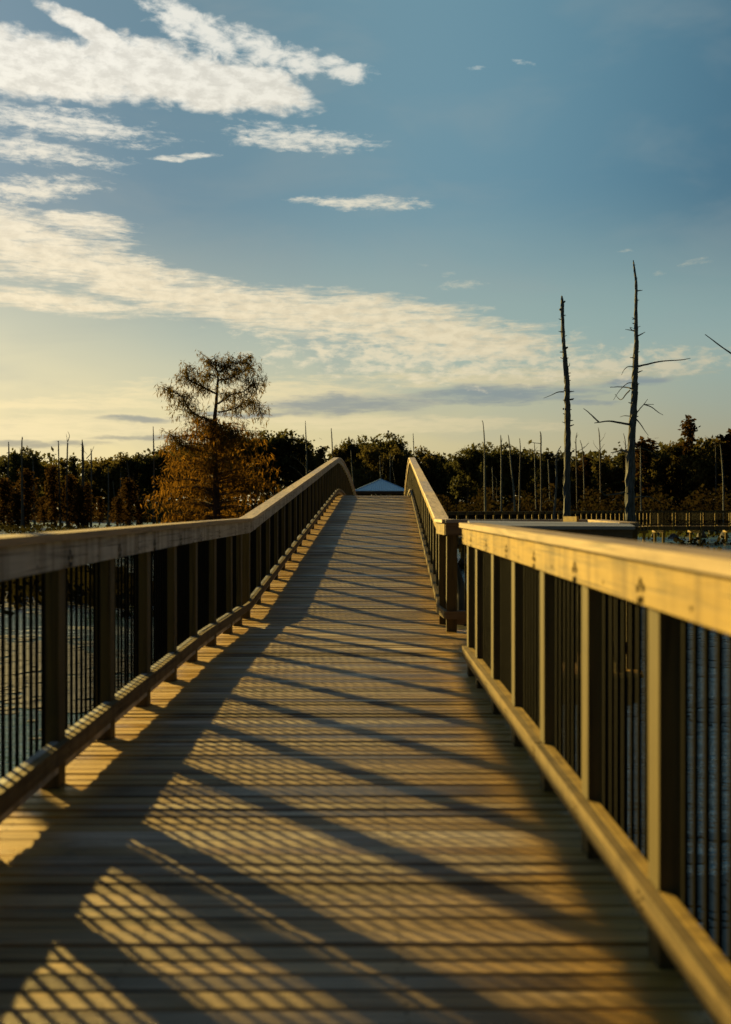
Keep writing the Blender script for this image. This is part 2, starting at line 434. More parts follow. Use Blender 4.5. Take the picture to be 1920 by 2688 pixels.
# near side with broad tilted ledge
p = [(.93, 9.12, 0), (2.30, 9.12, 0)]
mb = MB()
for x in (1.02, 1.65, 2.24): mb.box(x-.045, x+.045, 8.98, 9.07, -.3, 1.2)
mb.build('post', M['post'], lo)
mb = MB(); mb.box(.93, 2.33, 8.94, 8.978, 1.085, 1.225); mb.box(.93, 2.33, 9.072, 9.11, 1.085, 1.225); mb.box(.93, 2.30, 9.072, 9.11, .16, .27)
mb.build('fascia_board', M['railx'], lo)
mb = MB()
for k in range(13): mb.box(1.10+k*.09, 1.134+k*.09, 8.943, 8.977, .09, 1.083)
mb.build('baluster_panel', M['picket'], lo)
mb = MB()
mb.quad_box([(.95,8.90,1.232),(2.34,8.90,1.228),(2.35,9.06,1.245),(.95,9.06,1.252),(.95,8.90,1.262),(2.34,8.90,1.256),(2.35,9.06,1.270),(.95,9.06,1.284)])
mb.quad_box([(.95,9.066,1.254),(2.35,9.066,1.246),(2.36,9.24,1.256),(.95,9.24,1.27),(.95,9.066,1.286),(2.35,9.066,1.272),(2.36,9.24,1.282),(.95,9.24,1.302)])
mb.build('ledge_cap', M['ledge'], lo)
mb = MB()
mb.bar((2.30, 11.86, 0), (2.40, 11.60, 0), (1, .35), 0, .03, 1.25, 1.32)
mb.build('corner_block', M['rail'], lo)

# ================================================================== far boardwalk on the right
fb = thing('boardwalk', 'far wooden boardwalk on piles crossing the marsh on the right behind the dead trees', 'boardwalk', (18, 75, 0))
fpath = [(3.2, 48.5, 0), (24.2, 87, 0), (46, 88.5, 0)]
segs = []
L = 0
for A, B in zip(fpath, fpath[1:]):
    d = math.hypot(B[0]-A[0], B[1]-A[1]); segs.append((L, L+d, A, B)); L += d
dk, st = MB(), MB()
for (a, b, A, B) in segs:
    dx, dy = (B[0]-A[0])/(b-a), (B[1]-A[1])/(b-a); out = (-dy, dx)
    n = int((b-a)/.145)
    for k in range(n):
        p = Vector(A).lerp(Vector(B), k/n); q = Vector(A).lerp(Vector(B), (k+.94)/n)
        dk.bar(p, q, out, -.06, 2.3, -.04, 0)
    st.bar(A, B, out, -.03, .03, -.34, -.042); st.bar(A, B, out, 2.2, 2.26, -.34, -.042)
dk.build('deck', M['farwood'], fb); st.build('girders', M['farwood'], fb)
for off, nm in ((0, 'n'), (2.24, 'f')):
    fa, ca, ta = MB(), MB(), MB()
    for (a, b, A, B) in segs:
        dx, dy = (B[0]-A[0])/(b-a), (B[1]-A[1])/(b-a); out = (-dy, dx)
        ca.bar(A, B, out, off-.08, off+.08, 1.246, 1.284)
        fa.bar(A, B, out, off-.02, off+.02, 1.12, 1.244)
        ta.bar(A, B, out, off-.02, off+.02, .1, .2)
        n = round((b-a)/1.22)
        for k in range(n):
            p = Vector(A).lerp(Vector(B), (k+.5)/n)
            w_ = -.11 if off == 0 else off+.11; qx, qy = p.x+out[0]*w_, p.y+out[1]*w_
            m_ = MB(); m_.box(qx-.05, qx+.05, qy-.06, qy+.06, -.3 if off == 0 else 0, 1.244); m_.build('post', M['rail'], fb)
            m_ = MB(); q0 = Vector(A).lerp(Vector(B), k/n)
            nb = 10
            for j in range(nb):
                t = (k+(j+.5)/nb)/n; q = Vector(A).lerp(Vector(B), t)
                m_.bar(q-Vector((dx*.017, dy*.017, 0)), q+Vector((dx*.017, dy*.017, 0)), out, off+.022, off+.052, .1, 1.12)
            m_.build('baluster_panel', M['picket'], fb)
    fa.build('fascia_board', M['farwood'], fb); ca.build('cap_rail', M['farwood'], fb); ta.build('toe_board', M['farwood'], fb)
for (a, b, A, B) in segs:
    dx, dy = (B[0]-A[0])/(b-a), (B[1]-A[1])/(b-a); out = (-dy, dx)
    n = round((b-a)/3.1)
    for k in range(n):
        p = Vector(A).lerp(Vector(B), (k+.35)/n)
        m_ = MB(); m_.bar(p-Vector((dx*.12, dy*.12, 0)), p+Vector((dx*.12, dy*.12, 0)), out, -.25, 2.5, -.56, -.345); m_.build('pile_cap', M['rail'], fb)
        for w in (.1, 2.1):
            m_ = MB(); q = (p.x+out[0]*w, p.y+out[1]*w)
            m_.tube([(q[0], q[1], -3.2), (q[0], q[1], -.565)], [.14, .13], 8); m_.build('pile', M['rail'], fb)

# ================================================================== pavilion
PY = 90.0
px, _, pz = at(1001.6, 1258, PY); ez = at(0, 1288.5, PY)[2]; hw = 72/F*PY
pv = thing('pavilion', 'open pavilion with a pale blue ribbed metal roof beyond the bridge crest', 'pavilion', (px, PY+hw, 0))
apex = Vector((px, PY+hw, pz+.55))
cs = [Vector((px-hw, PY, ez)), Vector((px+hw, PY, ez)), Vector((px+hw, PY+2*hw, ez)), Vector((px-hw, PY+2*hw, ez))]
apex = Vector((px, PY+hw, EYE+(VY-1258)/F*(PY+hw)))
roof = MB(); ribs = MB(); trim = MB()
for i in range(4):
    A, B = cs[i], cs[(i+1) % 4]
    roof.face([A, B, apex]); roof.face([A-Vector((0,0,.03)), apex-Vector((0,0,.03)), B-Vector((0,0,.03))])
    e = (B-A).normalized(); mid = (A+B)/2; up = (apex-mid); h = up.length; up.normalize(); nrm = e.cross(up).normalized()
    n = 26
    for k in range(1, n):
        t = (k/n)*2-1; base = mid+e*(t*hw); ln = h*(1-abs(t))*.985
        w = e*.022
        top = base+up*ln; o = nrm*.035
        roof.face([base-w, base-w*.4+o, top-w*.4+o, top-w]); roof.face([base-w*.4+o, base+w*.4+o, top+w*.4+o, top-w*.4+o]); roof.face([base+w*.4+o, base+w, top+w, top+w*.4+o])
    trim.tube([A, apex], [.06, .06], 6)
roof.build('roof', M['metal'], pv); trim.build('ridge_cap', M['trim'], pv)
mb = MB()
for (x0, x1, y0, y1) in ((px-hw+.05, px+hw-.05, PY+.04, PY+.12), (px-hw+.05, px+hw-.05, PY+2*hw-.12, PY+2*hw-.04), (px-hw+.05, px-hw+.13, PY+.125, PY+2*hw-.125), (px+hw-.13, px+hw-.05, PY+.125, PY+2*hw-.125)):
    mb.box(x0, x1, y0, y1, ez-.24, ez-.012)
mb.build('eave_beam', M['dark'], pv)
for (x, y) in ((px-hw+.25, PY+.3), (px+hw-.25, PY+.3), (px-hw+.25, PY+2*hw-.3), (px+hw-.25, PY+2*hw-.3), (px-.7, PY+2*hw-.3), (px+.7, PY+2*hw-.3)):
    m_ = MB(); m_.box(x-.08, x+.08, y-.08, y+.08, 0, ez-.245); m_.build('post', M['farwood'], pv)
mb = MB(); mb.box(px-hw, px+hw, 88.9, PY+2*hw, -.05, 0); mb.build('floor', M['farwood'], pv)
mb = MB(); mb.box(px-hw+.3, px+hw-.3, PY+2*hw-.3, PY+2*hw-.25, .1, 1.0); mb.build('rear_rail_panel', M['farwood'], pv)
for (x, y) in ((px-2, PY+.5), (px+2, PY+.5), (px-2, PY+4), (px+2, PY+4)):
    m_ = MB(); m_.tube([(x, y, -3.2), (x, y, -.055)], [.14, .14], 8); m_.build('pile', M['farwood'], pv)
mb = MB(); mb.box(CX(57.5)-1.3, px+1.3, 57.45, 88.88, -.05, 0)
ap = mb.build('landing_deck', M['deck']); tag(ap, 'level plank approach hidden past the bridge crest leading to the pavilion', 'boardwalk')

# ================================================================== water, ground
def shore(x):
    return interp([(-300, 262), (-60, 262), (-12, 258), (5, 170), (15, 146), (40, 138), (300, 132)], x)
gx = np.concatenate([np.linspace(-4000, -420, 8), np.linspace(-400, 400, 161), np.linspace(420, 4000, 8)])
gy = np.concatenate([np.linspace(-600, 60, 8), np.linspace(70, 420, 118), np.linspace(450, 6000, 10)])
gm = MB(); nx = len(gx)
for yy in gy:
    for xx in gx:
        s_ = shore(xx)+6*math.sin(xx*.11)+3*math.sin(xx*.37+1)
        t = max(0, min(1, (yy-s_+5)/10))
        gm.v.append((xx, yy, lerp(-2.6, -1.15, t)+.12*math.sin(xx*.21)*math.cos(yy*.17)*t))
for j in range(len(gy)-1):
    for i in range(nx-1):
        a = j*nx+i; gm.f.append((a, a+1, a+nx+1, a+nx)); gm.m.append(0)
g = gm.build('ground', plain('marsh_ground', (.05, .04, .02), .95, .1, 0, .5, .5)); kind(g, 'structure')

wm, nt, bs = new_mat('lake_water')
geo = nt.new('ShaderNodeNewGeometry'); pos = geo.outputs['Position']
bs.inputs['Base Color'].default_value = (.010, .016, .014, 1); bs.inputs['Roughness'].default_value = .04; bs.inputs['IOR'].default_value = 1.75
bs.inputs['Specular IOR Level'].default_value = .9
w1 = nt.noise(nt.map(pos, (1, 2.2, 1)), 2.4, 4, .6, .5); w2 = nt.noise(nt.map(pos, (.5, 1, 1)), 11, 3, .6)
bp = nt.new('ShaderNodeBump'); bp.inputs['Strength'].default_value = .6; bp.inputs['Distance'].default_value = .10
nt.put(bp.inputs['Height'], nt.math('ADD', w1, nt.math('MULTIPLY', w2, .35))); nt.l.new(bp.outputs[0], bs.inputs['Normal'])
# floating scum and duckweed in patches
sm = nt.smooth(nt.noise(nt.map(pos, (.35, 1, 1)), .55, 7, .7, .8), .56, .66)
nt.put(bs.inputs['Base Color'], nt.mix(sm, (.05,.125,.115), (.06,.07,.035)))
psx = nt.new('ShaderNodeSeparateXYZ'); nt.l.new(pos, psx.inputs[0])
ruf = nt.lin(psx.outputs[1], 60, 170, .03, .34)      # wind-ruffled open water far out
nt.put(bs.inputs['Roughness'], nt.math('MAXIMUM', ruf, nt.math('MULTIPLY', sm, .5)))
mb = MB(); mb.face([(-4000,-600,WATER),(4000,-600,WATER),(4000,6000,WATER),(-4000,6000,WATER)])
kind(mb.build('water', wm), 'structure')

# ================================================================== vegetation builders
def leaf_cards(mb, centers, size, rg, mi=0, droop=.0, aspect=.5, jitter=.35):
    """one small folded leaf spray (quad) at every centre"""
    n = len(centers); C = np.asarray(centers, dtype=np.float64)
    d = rg.normal(size=(n, 3)); d[:, 2] -= droop*2.2; d /= np.linalg.norm(d, axis=1)[:, None]
    e = np.cross(d, rg.normal(size=(n, 3))); e /= np.linalg.norm(e, axis=1)[:, None]
    s = size*(1+jitter*rg.normal(size=n)); s = np.clip(s, size*.4, size*2)[:, None]
    a = C-e*s*aspect*.5; b = C+d*s*.5-e*s*aspect*.12; c = C+d*s; b2 = C+d*s*.45+e*s*aspect*.6
    V = np.stack([C, b-e*s*aspect*.35, c, b2], axis=1).reshape(-1, 3)
    b0 = len(mb.v); mb.v += V.tolist()
    mb.f += [(b0+4*i, b0+4*i+1, b0+4*i+2, b0+4*i+3) for i in range(n)]; mb.m += [mi]*n

def crown_points(rg, center, rad, nclump, per, clump_r, shell=.55):
    """clumped points inside an ellipsoid; leaves gaps between clumps"""
    out = []
    for _ in range(nclump):
        while True:
            p = rg.uniform(-1, 1, 3)
            r = np.linalg.norm(p)
            if shell*rg.random() < r < 1: break
        c = np.array(center)+p*np.array(rad)
        cr = clump_r*rg.uniform(.6, 1.35)
        q = rg.normal(size=(per, 3))*cr*.5*np.array([1.15, 1.15, .6])
        out.append(c+q)
    return np.concatenate(out)

def make_tree_mesh(kindname, seed, h, w, leaf, trunkm='bark', leafm='leaf_dark'):
    """returns (trunk mesh, crown mesh) with base at origin"""
    rg = np.random.default_rng(seed); r2 = random.Random(seed)
    tb = MB(); top = h*.93
    pts = []; x = y = 0
    for i in range(7):
        pts.append((x, y, top*i/6)); x += r2.uniform(-.025, .025)*h*.6; y += r2.uniform(-.02, .02)*h*.6
    r0 = .020*h
    tb.tube(pts, [r0*(1.5 if i == 0 else 1)*(1-i/6.6) for i in range(7)], 7)
    def on(z):
        t = max(0, min(5.999, z/top*6)); i = int(t); return Vector(pts[i]).lerp(Vector(pts[i+1]), t-i)
    cen = []
    if kindname == 'round':
        nb = 13
        for k in range(nb):
            z = h*r2.uniform(.35, .9); a = r2.uniform(0, 6.28); ln = w*r2.uniform(.55, 1)*(1.15-abs(z/h-.62)*1.4)
            p0 = on(z*.88); p1 = p0+Vector((math.cos(a)*ln*.6, math.sin(a)*ln*.6, ln*.3)); p2 = p0+Vector((math.cos(a)*ln, math.sin(a)*ln, ln*.45))
            tb.tube([p0, p1, p2], [r0*.38, r0*.22, r0*.06], 4)
            for q in (p1, p2): cen.append(np.array(q))
        cen = np.array(cen)
        P = [crown_points(rg, c, (w*.34, w*.34, w*.27), 7, 26, w*.2) for c in cen]
        P.append(crown_points(rg, (0, 0, h*.82), (w*.62, w*.62, h*.16), 16, 30, w*.22))
        P = np.concatenate(P)
    elif kindname == 'column':      # narrow, ragged, feathery conifer / young cypress
        P = []
        nb = 26
        for k in range(nb):
            t = (k+.5)/nb; z = h*(.12+.86*t); a = k*2.4+r2.uniform(-.5,.5); ln = w*(1.02-t*.8)*r2.uniform(.45, 1.1)
            p0 = on(z*.95); p1 = p0+Vector((math.cos(a)*ln, math.sin(a)*ln, ln*.12))
            tb.tube([p0, p1], [r0*.25, r0*.05], 4)
            m_ = 70
            tt = rg.random(m_)[:, None]
            P.append(np.array(p0)*(1-tt)+np.array(p1)*tt+rg.normal(size=(m_, 3))*np.array([w*.11, w*.11, w*.09]))
        P = np.concatenate(P)
    elif kindname == 'low':        # low wide-based shrub mass
        P = crown_points(rg, (0, 0, h*.5), (w, w, h*.5), 26, 34, w*.32, .2)
    cb = MB(); leaf_cards(cb, P, leaf, rg, 0, .25)
    t_ = tb.build('trunk', M[trunkm]); c_ = cb.build('crown', M[leafm])
    tm, cm_ = t_.data, c_.data
    bpy.data.objects.remove(t_); bpy.data.objects.remove(c_)
    return tm, cm_

def place_tree(meshes, name, label, base, scale, rz, group=None, cat='tree', sx=1.0):
    root = thing(name, label, cat, base, group)
    for nm, me in (('trunk', meshes[0]), ('crown', meshes[1])):
        o = bpy.data.objects.new(nm, me); col.objects.link(o); o.parent = root
    root.rotation_euler = (0, 0, rz); root.scale = (scale*sx, scale*sx, scale)
    return root

RND = [make_tree_mesh('round', 11+i, 15, 4.3, .55, 'bark', m) for i, m in enumerate(('leaf_dark', 'leaf_olive', 'leaf_dark', 'leaf_olive'))]
COLM = [make_tree_mesh('column', 31+i, 15, 2.6, .50, 'bark', m) for i, m in enumerate(('leaf_dark', 'leaf_rust', 'leaf_olive'))]
YCY = [make_tree_mesh('column', 51+i, 9, 3.0, .42, 'cybark', 'leaf_rust') for i in range(3)]

# --- individually visible trees of the far shore: (x px of centre, y px of top, kind, mesh idx, distance, sx, label)
def far_tree(x, ytop, fam, idx, Y, sx, label, hh=15.0, group='trees of the far shore'):
    z0 = -1.25; X, _, Z = at(x, ytop, Y)
    s = (Z-z0)/(hh*.99)
    nm = {'R': 'broadleaf_tree', 'C': 'slender_tree', 'Y': 'young_cypress'}[fam]
    ms = {'R': RND, 'C': COLM, 'Y': YCY}[fam][idx]
    return place_tree(ms, nm, label, (X, Y, z0), s, rnd.uniform(0, 6.28), group, 'tree', sx)

FT = [
 (8,1196,'R',0,255,.8,'dark tree at the far left edge of the skyline'),
 (40,1180,'C',0,250,1.2,'dark pointed tree beside the leftmost bare snag'),
 (72,1172,'R',2,252,.7,'tall open-crowned tree behind the second bare snag from the left'),
 (104,1192,'C',0,250,1.2,'narrow dark tree just right of the second snag on the left skyline'),
 (135,1212,'R',1,256,.9,'olive tree between the pale snag and the third skyline snag'),
 (172,1203,'C',2,262,1.3,'thin olive treetop behind the forked snag'),
 (200,1192,'C',0,258,1.1,'pointed treetop between the forked snag and the double snag'),
 (232,1205,'R',1,262,.9,'olive tree behind the double snag on the left'),
 (262,1198,'R',3,256,.9,'rounded olive tree right of the double snag'),
 (290,1200,'C',2,260,1.3,'ragged treetop above the short pale snag on the left'),
 (312,1190,'R',3,254,.8,'rounded tree a little left of the tall snag by the big cypress'),
 (340,1186,'R',0,258,.9,'taller dark rounded tree left of the tall snag'),
 (375,1190,'R',2,255,.8,'dark tree directly left of the tall lone snag'),
 (402,1190,'C',0,262,1.2,'dark treetop behind the tall lone snag'),
 (430,1180,'R',0,256,.9,'dark tree behind the left edge of the big cypress'),
 (470,1165,'R',2,258,1.0,'dark tree filling behind the big cypress on its left'),
 (520,1160,'R',0,250,1.0,'dark tree behind the lower trunk of the big cypress'),
 (575,1160,'R',2,252,1.0,'dark tree just right behind the big cypress'),
 (625,1150,'R',0,248,.95,'dark broad tree at the right edge of the big cypress'),
 (670,1137,'R',2,246,.95,'high dark rounded crown right of the big cypress'),
 (718,1134,'R',0,244,.95,'highest dark crown between the big cypress and the bridge crest'),
 (765,1137,'R',2,246,.9,'dark crown beside the tall snag left of the bridge crest'),
 (800,1165,'R',0,250,.7,'lower dark tree just behind the snag left of the bridge'),
 (825,1184,'R',0,240,.6,'small dark tree above the left bridge rail'),
 (850,1168,'C',2,236,1.1,'thin pale green open tree between two snags above the rail'),
 (878,1182,'C',2,240,1.2,'thin tree at the left bridge crest'),
 (905,1165,'R',1,238,.6,'small round tree right of the left bridge crest'),
 (935,1148,'R',0,240,.75,'dark round crown left over the pavilion'),
 (960,1170,'R',1,225,.7,'olive tree behind the pavilion, left of its peak'),
 (1002,1141,'R',2,242,.85,'tallest dark round crown above the pavilion'),
 (1030,1172,'R',3,226,.7,'olive tree behind the pavilion, right of its peak'),
 (1048,1163,'R',0,240,.6,'dark shoulder tree right of the tallest pavilion crown'),
 (1070,1180,'R',1,236,.6,'olive tree at the right bridge crest'),
 (1100,1168,'R',3,230,.75,'rounded olive tree beside the thin snag right of the bridge'),
 (1130,1183,'R',1,226,.7,'olive tree sloping down right of the bridge crest'),
 (1165,1192,'C',0,222,1.3,'ragged tree in the dip of the skyline right of the bridge'),
 (1198,1203,'R',0,218,.7,'lowest dark tree in the skyline dip'),
 (1228,1176,'R',2,200,.7,'dark tree left of the tallest thin snag'),
 (1262,1157,'R',0,198,.8,'tall dark round crown behind the tallest thin snag'),
 (1300,1175,'R',3,196,.7,'olive-brown tree between thin snags'),
 (1345,1163,'R',2,194,.8,'dark round crown behind the leaning thin snag'),
 (1385,1178,'R',0,196,.7,'dark tree left of the snag with the level branch'),
 (1430,1180,'C',0,190,1.5,'flat-topped tree behind the snag with the level branch'),
 (1462,1184,'R',2,188,.6,'dark tree behind the left dead trunk'),
 (1500,1205,'R',1,184,.6,'brownish tree between the two big dead trunks, left'),
 (1545,1192,'C',1,180,1.4,'rusty thin tree between the two big dead trunks, middle'),
 (1590,1190,'R',3,178,.7,'olive tree between the two big dead trunks, right'),
 (1632,1190,'C',0,176,1.4,'dark tree close left of the tallest dead trunk'),
 (1690,1158,'C',1,172,2.0,'spreading layered cypress right of the tallest dead trunk'),
 (1730,1185,'R',3,170,.7,'brown-green tree between the layered cypress and the spire tree'),
 (1768,1162,'R',1,172,.7,'rounded rusty tree left of the spire-topped cypress'),
 (1815,1100,'C',1,168,1.0,'spire-topped rust-coloured cypress standing above the right skyline'),
 (1850,1158,'R',3,166,.8,'wide brown-green tree right of the spire-topped cypress'),
 (1885,1150,'R',1,168,.8,'wide olive tree near the right edge'),
 (1922,1138,'C',1,164,2.2,'layered rusty cypress cut by the right edge'),
]
for t in FT:
    t = list(t); t[1] -= 16 if t[0] > 1600 else 12 if 640 < t[0] < 780 or 930 < t[0] < 1090 else 4
    far_tree(*t)

# lower layer of younger trees in front (left: in the water, rusty; right: shore thicket)
def fmtY(lst, fam, hh, group):
    for (x, yt, yb, sx, lab) in lst:
        Y = (EYE-(-1.35))*F/(yb-VY); X, _, Z = at(x, yt, Y)
        s = (Z+1.4)/(hh*.99)
        place_tree(YCY[rnd.randrange(3)], 'young_cypress', lab, (X, Y, -1.5), s, rnd.uniform(0, 6.28), group, 'tree', sx)
fmtY([
 (12,1250,1385,1.3,'rusty cypress in the water at the left edge'),
 (48,1290,1386,1.2,'low rusty cypress between the two leftmost snags'),
 (76,1225,1385,1.1,'tall rusty cypress right of the second snag'),
 (118,1300,1380,1.3,'low dull cypress right of the pale bare trunk'),
 (147,1215,1384,.8,'orange-tufted cypress around the third skyline snag'),
 (182,1240,1384,.9,'orange-tufted cypress around the forked snag'),
 (207,1270,1386,1.3,'dark rusty cypress in front of the double snag'),
 (232,1262,1384,.9,'small rusty cypress right of the double snag'),
 (262,1300,1378,1.1,'low cypress with a thin dark stem left of the short pale snag'),
 (310,1300,1382,1.3,'bushy rusty cypress right of the short pale snag'),
 (341,1250,1381,1.2,'tall dark-stemmed cypress near the tall lone snag'),
 (372,1310,1381,1.2,'low rusty cypress beside the flared stump trunk'),
], 'Y', 9, 'young cypresses standing in the water on the left')

# woodland mass behind the individual trees, and the brush of the right shore
rg = np.random.default_rng(5); mb = MB()
TOP = [(0,1205),(100,1205),(200,1218),(400,1205),(500,1185),(600,1175),(700,1165),(790,1170),(840,1205),(900,1190),(1000,1175),(1100,1195),(1200,1215),(1260,1190),(1350,1190),(1450,1205),(1600,1205),(1700,1180),(1800,1175),(1920,1165)]
P = []
for i in range(5200):
    x = rg.uniform(-260, 2200); Y = interp([(0,275),(800,262),(1150,245),(1300,212),(1920,185)], x)+rg.uniform(0, 40)
    ytop = interp(TOP, x)+rg.uniform(-8, 12)
    y = rg.uniform(ytop, VY+2.7*F/Y)
    X, _, Z = at(x, y, Y)
    P.append(np.array([X, Y, Z])+rg.normal(size=(9, 3))*np.array([1.0, 1.0, .8]))
P = np.concatenate(P); leaf_cards(mb, P, 1.15, rg, 0, .1, .8)
kind(mb.build('woodland', M['leaf_dark']), 'stuff', 'dark mass of woodland behind the shore trees')
mb = MB(); P = []
for i in range(2600):
    x = rg.uniform(1110, 2150); Y = rg.uniform(-1, 1)*9+interp([(1100,172),(1300,152),(1500,146),(1920,140)], x)
    ht = 2.2+3.6*abs(math.sin(x*.021)+.4*math.sin(x*.09))*rg.random()
    X = (x-VX)/F*Y
    P.append(np.array([X, Y, -1.2+ht*rg.random()])+rg.normal(size=(9, 3))*np.array([.5, .5, .35]))
P = np.concatenate(P); leaf_cards(mb, P, .5, rg, 0, .2, .6)
kind(mb.build('brush', leafmat('brush_leaves', (.02,.017,.007), (.032,.021,.008), .4, (.032,.032,.011))), 'stuff', 'rust and olive brush along the right shore')
mb = MB(); P = []
for i in range(900):
    x = rg.uniform(380, 1110); Y = rg.uniform(225, 250)
    P.append(np.array([(x-VX)/F*Y, Y, -1.2+3.5*rg.random()])+rg.normal(size=(8, 3))*np.array([.8, .8, .5]))
P = np.concatenate(P); leaf_cards(mb, P, .8, rg, 0, .2, .6)
kind(mb.build('undergrowth', M['leaf_dark']), 'stuff', 'dark undergrowth below the far trees')

# ================================================================== the big cypress
def bez(pts, n=4):
    """Catmull-Rom through the given points"""
    P = [Vector(p) for p in pts]; P = [P[0]*2-P[1]]+P+[P[-1]*2-P[-2]]; out = []
    for i in range(1, len(P)-2):
        for k in range(n):
            t = k/n
            out.append(.5*((2*P[i])+(P[i+1]-P[i-1])*t+(2*P[i-1]-5*P[i]+4*P[i+1]-P[i+2])*t*t+(3*P[i]-P[i-1]-3*P[i+1]+P[i+2])*t**3))
    out.append(P[-2]); return out

CYY = 158.0
cyb = at(566, 1388, CYY)
cy = thing('cypress', 'tall bald cypress with an open feathery top and glowing orange lower crown on the left', 'tree', (cyb[0], CYY, -1.6))
tr = MB()
tp = [(574,1394),(570,1370),(568,1300),(566,1240),(562,1160),(564,1105),(568,1060),(571,1020),(573,985),(566,955),(564,932)]
tw = [34,22,18,16.5,14,11,8.5,6.5,4.6,2.6,1.4]
P3 = [at(x, y, CYY+.2*math.sin(i)) for i, (x, y) in enumerate(tp)]
tr.tube(bez(P3, 3), list(np.interp(np.arange(31)/3, range(11), [w/2*CYY/F for w in tw])), 10, 0, .06)
rgc = np.random.default_rng(77); rc = random.Random(77)
limbs = [ # (points px, base width px, depth swing, foliage: dens)
 ([(567,1033),(548,1024),(527,1014),(505,1002),(492,988),(489,965)],4.5,-2.5),
 ([(562,1105),(540,1098),(512,1088),(492,1066),(481,1045),(455,1028),(434,1024)],5,2),
 ([(573,1060),(590,1048),(610,1035),(640,1028),(660,1013),(668,993)],4.5,-1.5),
 ([(573,1082),(598,1078),(625,1068),(645,1052),(672,1060),(685,1085)],3.5,2.5),
 ([(570,998),(594,996),(617,986),(640,975),(662,962)],3,1.5),
 ([(572,978),(600,962),(630,950),(660,940)],3,-2),
 ([(570,990),(550,985),(530,990)],2,2),
 ([(572,1125),(600,1127),(612,1140)],4,-1),
 ([(562,1180),(530,1184),(494,1174),(470,1165),(448,1140)],4.5,-2),
 ([(573,985),(590,965),(604,945)],2.5,-.5),
 ([(570,975),(556,955),(550,945)],2,1),
]
def px3(x, y, dY): return at(x, y, CYY+dY)
hang = []     # points along limbs where foliage hangs
for pts, w, dz in limbs:
    n = len(pts); L3 = [px3(x, y, dz*i/(n-1)) for i, (x, y) in enumerate(pts)]
    c = bez(L3, 4); m_ = len(c)
    tr.tube(c, [max(.045, w*.65*CYY/F*(1-i/m_*.8)) for i in range(m_)], 6, 0, .1)
    for i in range(int(m_*.25), m_):
        hang.append((c[i], 1.0*(.6+.7*i/m_)))
        for _ in range(2):
            # secondary twig
            a = rc.uniform(0, 6.28); ln = rc.uniform(.8, 2.1)
            q = c[i]+Vector((math.cos(a)*ln, math.sin(a)*ln*.8, rc.uniform(-.2, .9)*ln*.7))
            tr.tube([c[i], c[i].lerp(q, .6)+Vector((0, 0, .12)), q], [.05, .035, .015], 4)
            hang.append((q, 1.0)); hang.append((c[i].lerp(q, .6), .8))
tr.build('trunk', M['cybark'], cy, smooth=False)
def sprays(mb, hang, rg, n_per, size, spread, ln):
    C = []
    for (p, s) in hang:
        n = int(n_per*s)
        a = rg.random(n)*6.28; r = np.abs(rg.normal(size=n))*spread
        t = rg.random(n)
        pos = np.stack([p.x+np.cos(a)*r, p.y+np.sin(a)*r, p.z+.35-np.abs(rg.normal(size=n))*ln*(.4+.6*t)+.25*rg.normal(size=n)], axis=1)
        C.append(pos)
    C = np.concatenate(C); leaf_cards(mb, C, size, rg, 0, .75, .14)
# extra puff anchors of the upper crown traced from the photograph
for (x, y, r) in [(480,948,7),(472,965,8),(490,975,9),(500,960,7),(470,985,9),(488,990,10),(505,985,6),(455,1025,8),(440,1030,8),(460,1045,9),(480,1040,8),(500,1030,9),(520,1045,9),
                  (545,955,7),(556,948,8),(570,945,7),(585,950,8),(600,945,7),(612,955,7),(545,975,7),(590,968,8),(620,950,5),(640,945,7),(655,940,7),(668,950,8),(680,960,8),(690,975,7),(675,985,8),(660,970,8),
                  (645,990,8),(630,975,6),(690,1000,7),(695,1015,7),(680,1020,8),(665,1010,7),(655,1045,8),(672,1045,8),(690,1085,7),(668,1085,6),(665,1075,6),(600,1000,8),(585,1010,7),(570,1015,6),(545,1000,8),(530,1000,7),(550,1030,8),(590,1045,6),
                  (600,1060,7),(620,1080,7),(610,1095,8),(625,1100,8),(640,1110,7),(600,1110,6),(480,1075,8),(470,1090,8),(490,1100,9),(475,1115,7),(505,1090,8),(520,1080,7),(540,1075,7),(505,1110,7),(545,1110,7),(445,1140,7),(450,1155,7),(470,1150,6),(440,1150,5),(625,1125,7),(605,1140,7),(445,1062,8),(462,1068,9),(455,1085,8),(482,1058,8),(500,1062,9),(515,1060,8),(530,1092,8),(545,1098,8),(520,1105,8),(495,1118,8),(540,1125,8),(525,1135,8),(505,1130,7),(585,1085,8),(590,1100,8),(600,1125,8),(615,1110,8),(640,1095,8),(650,1110,7),(645,1125,7),(625,1140,8),(590,1140,7),(655,1130,6),(550,1060,7),(535,1020,7),(590,1030,7),(605,1035,7),(630,1050,7),(650,1060,7)]:
    q = Vector(px3(x, y, rgc.uniform(-2.5, 2.5)))
    hang.append((q, r/8))
up = MB(); sprays(up, hang, rgc, 14, .66, .24, 1.0)
up.build('upper_crown', M['leaf_cy_top'], cy)
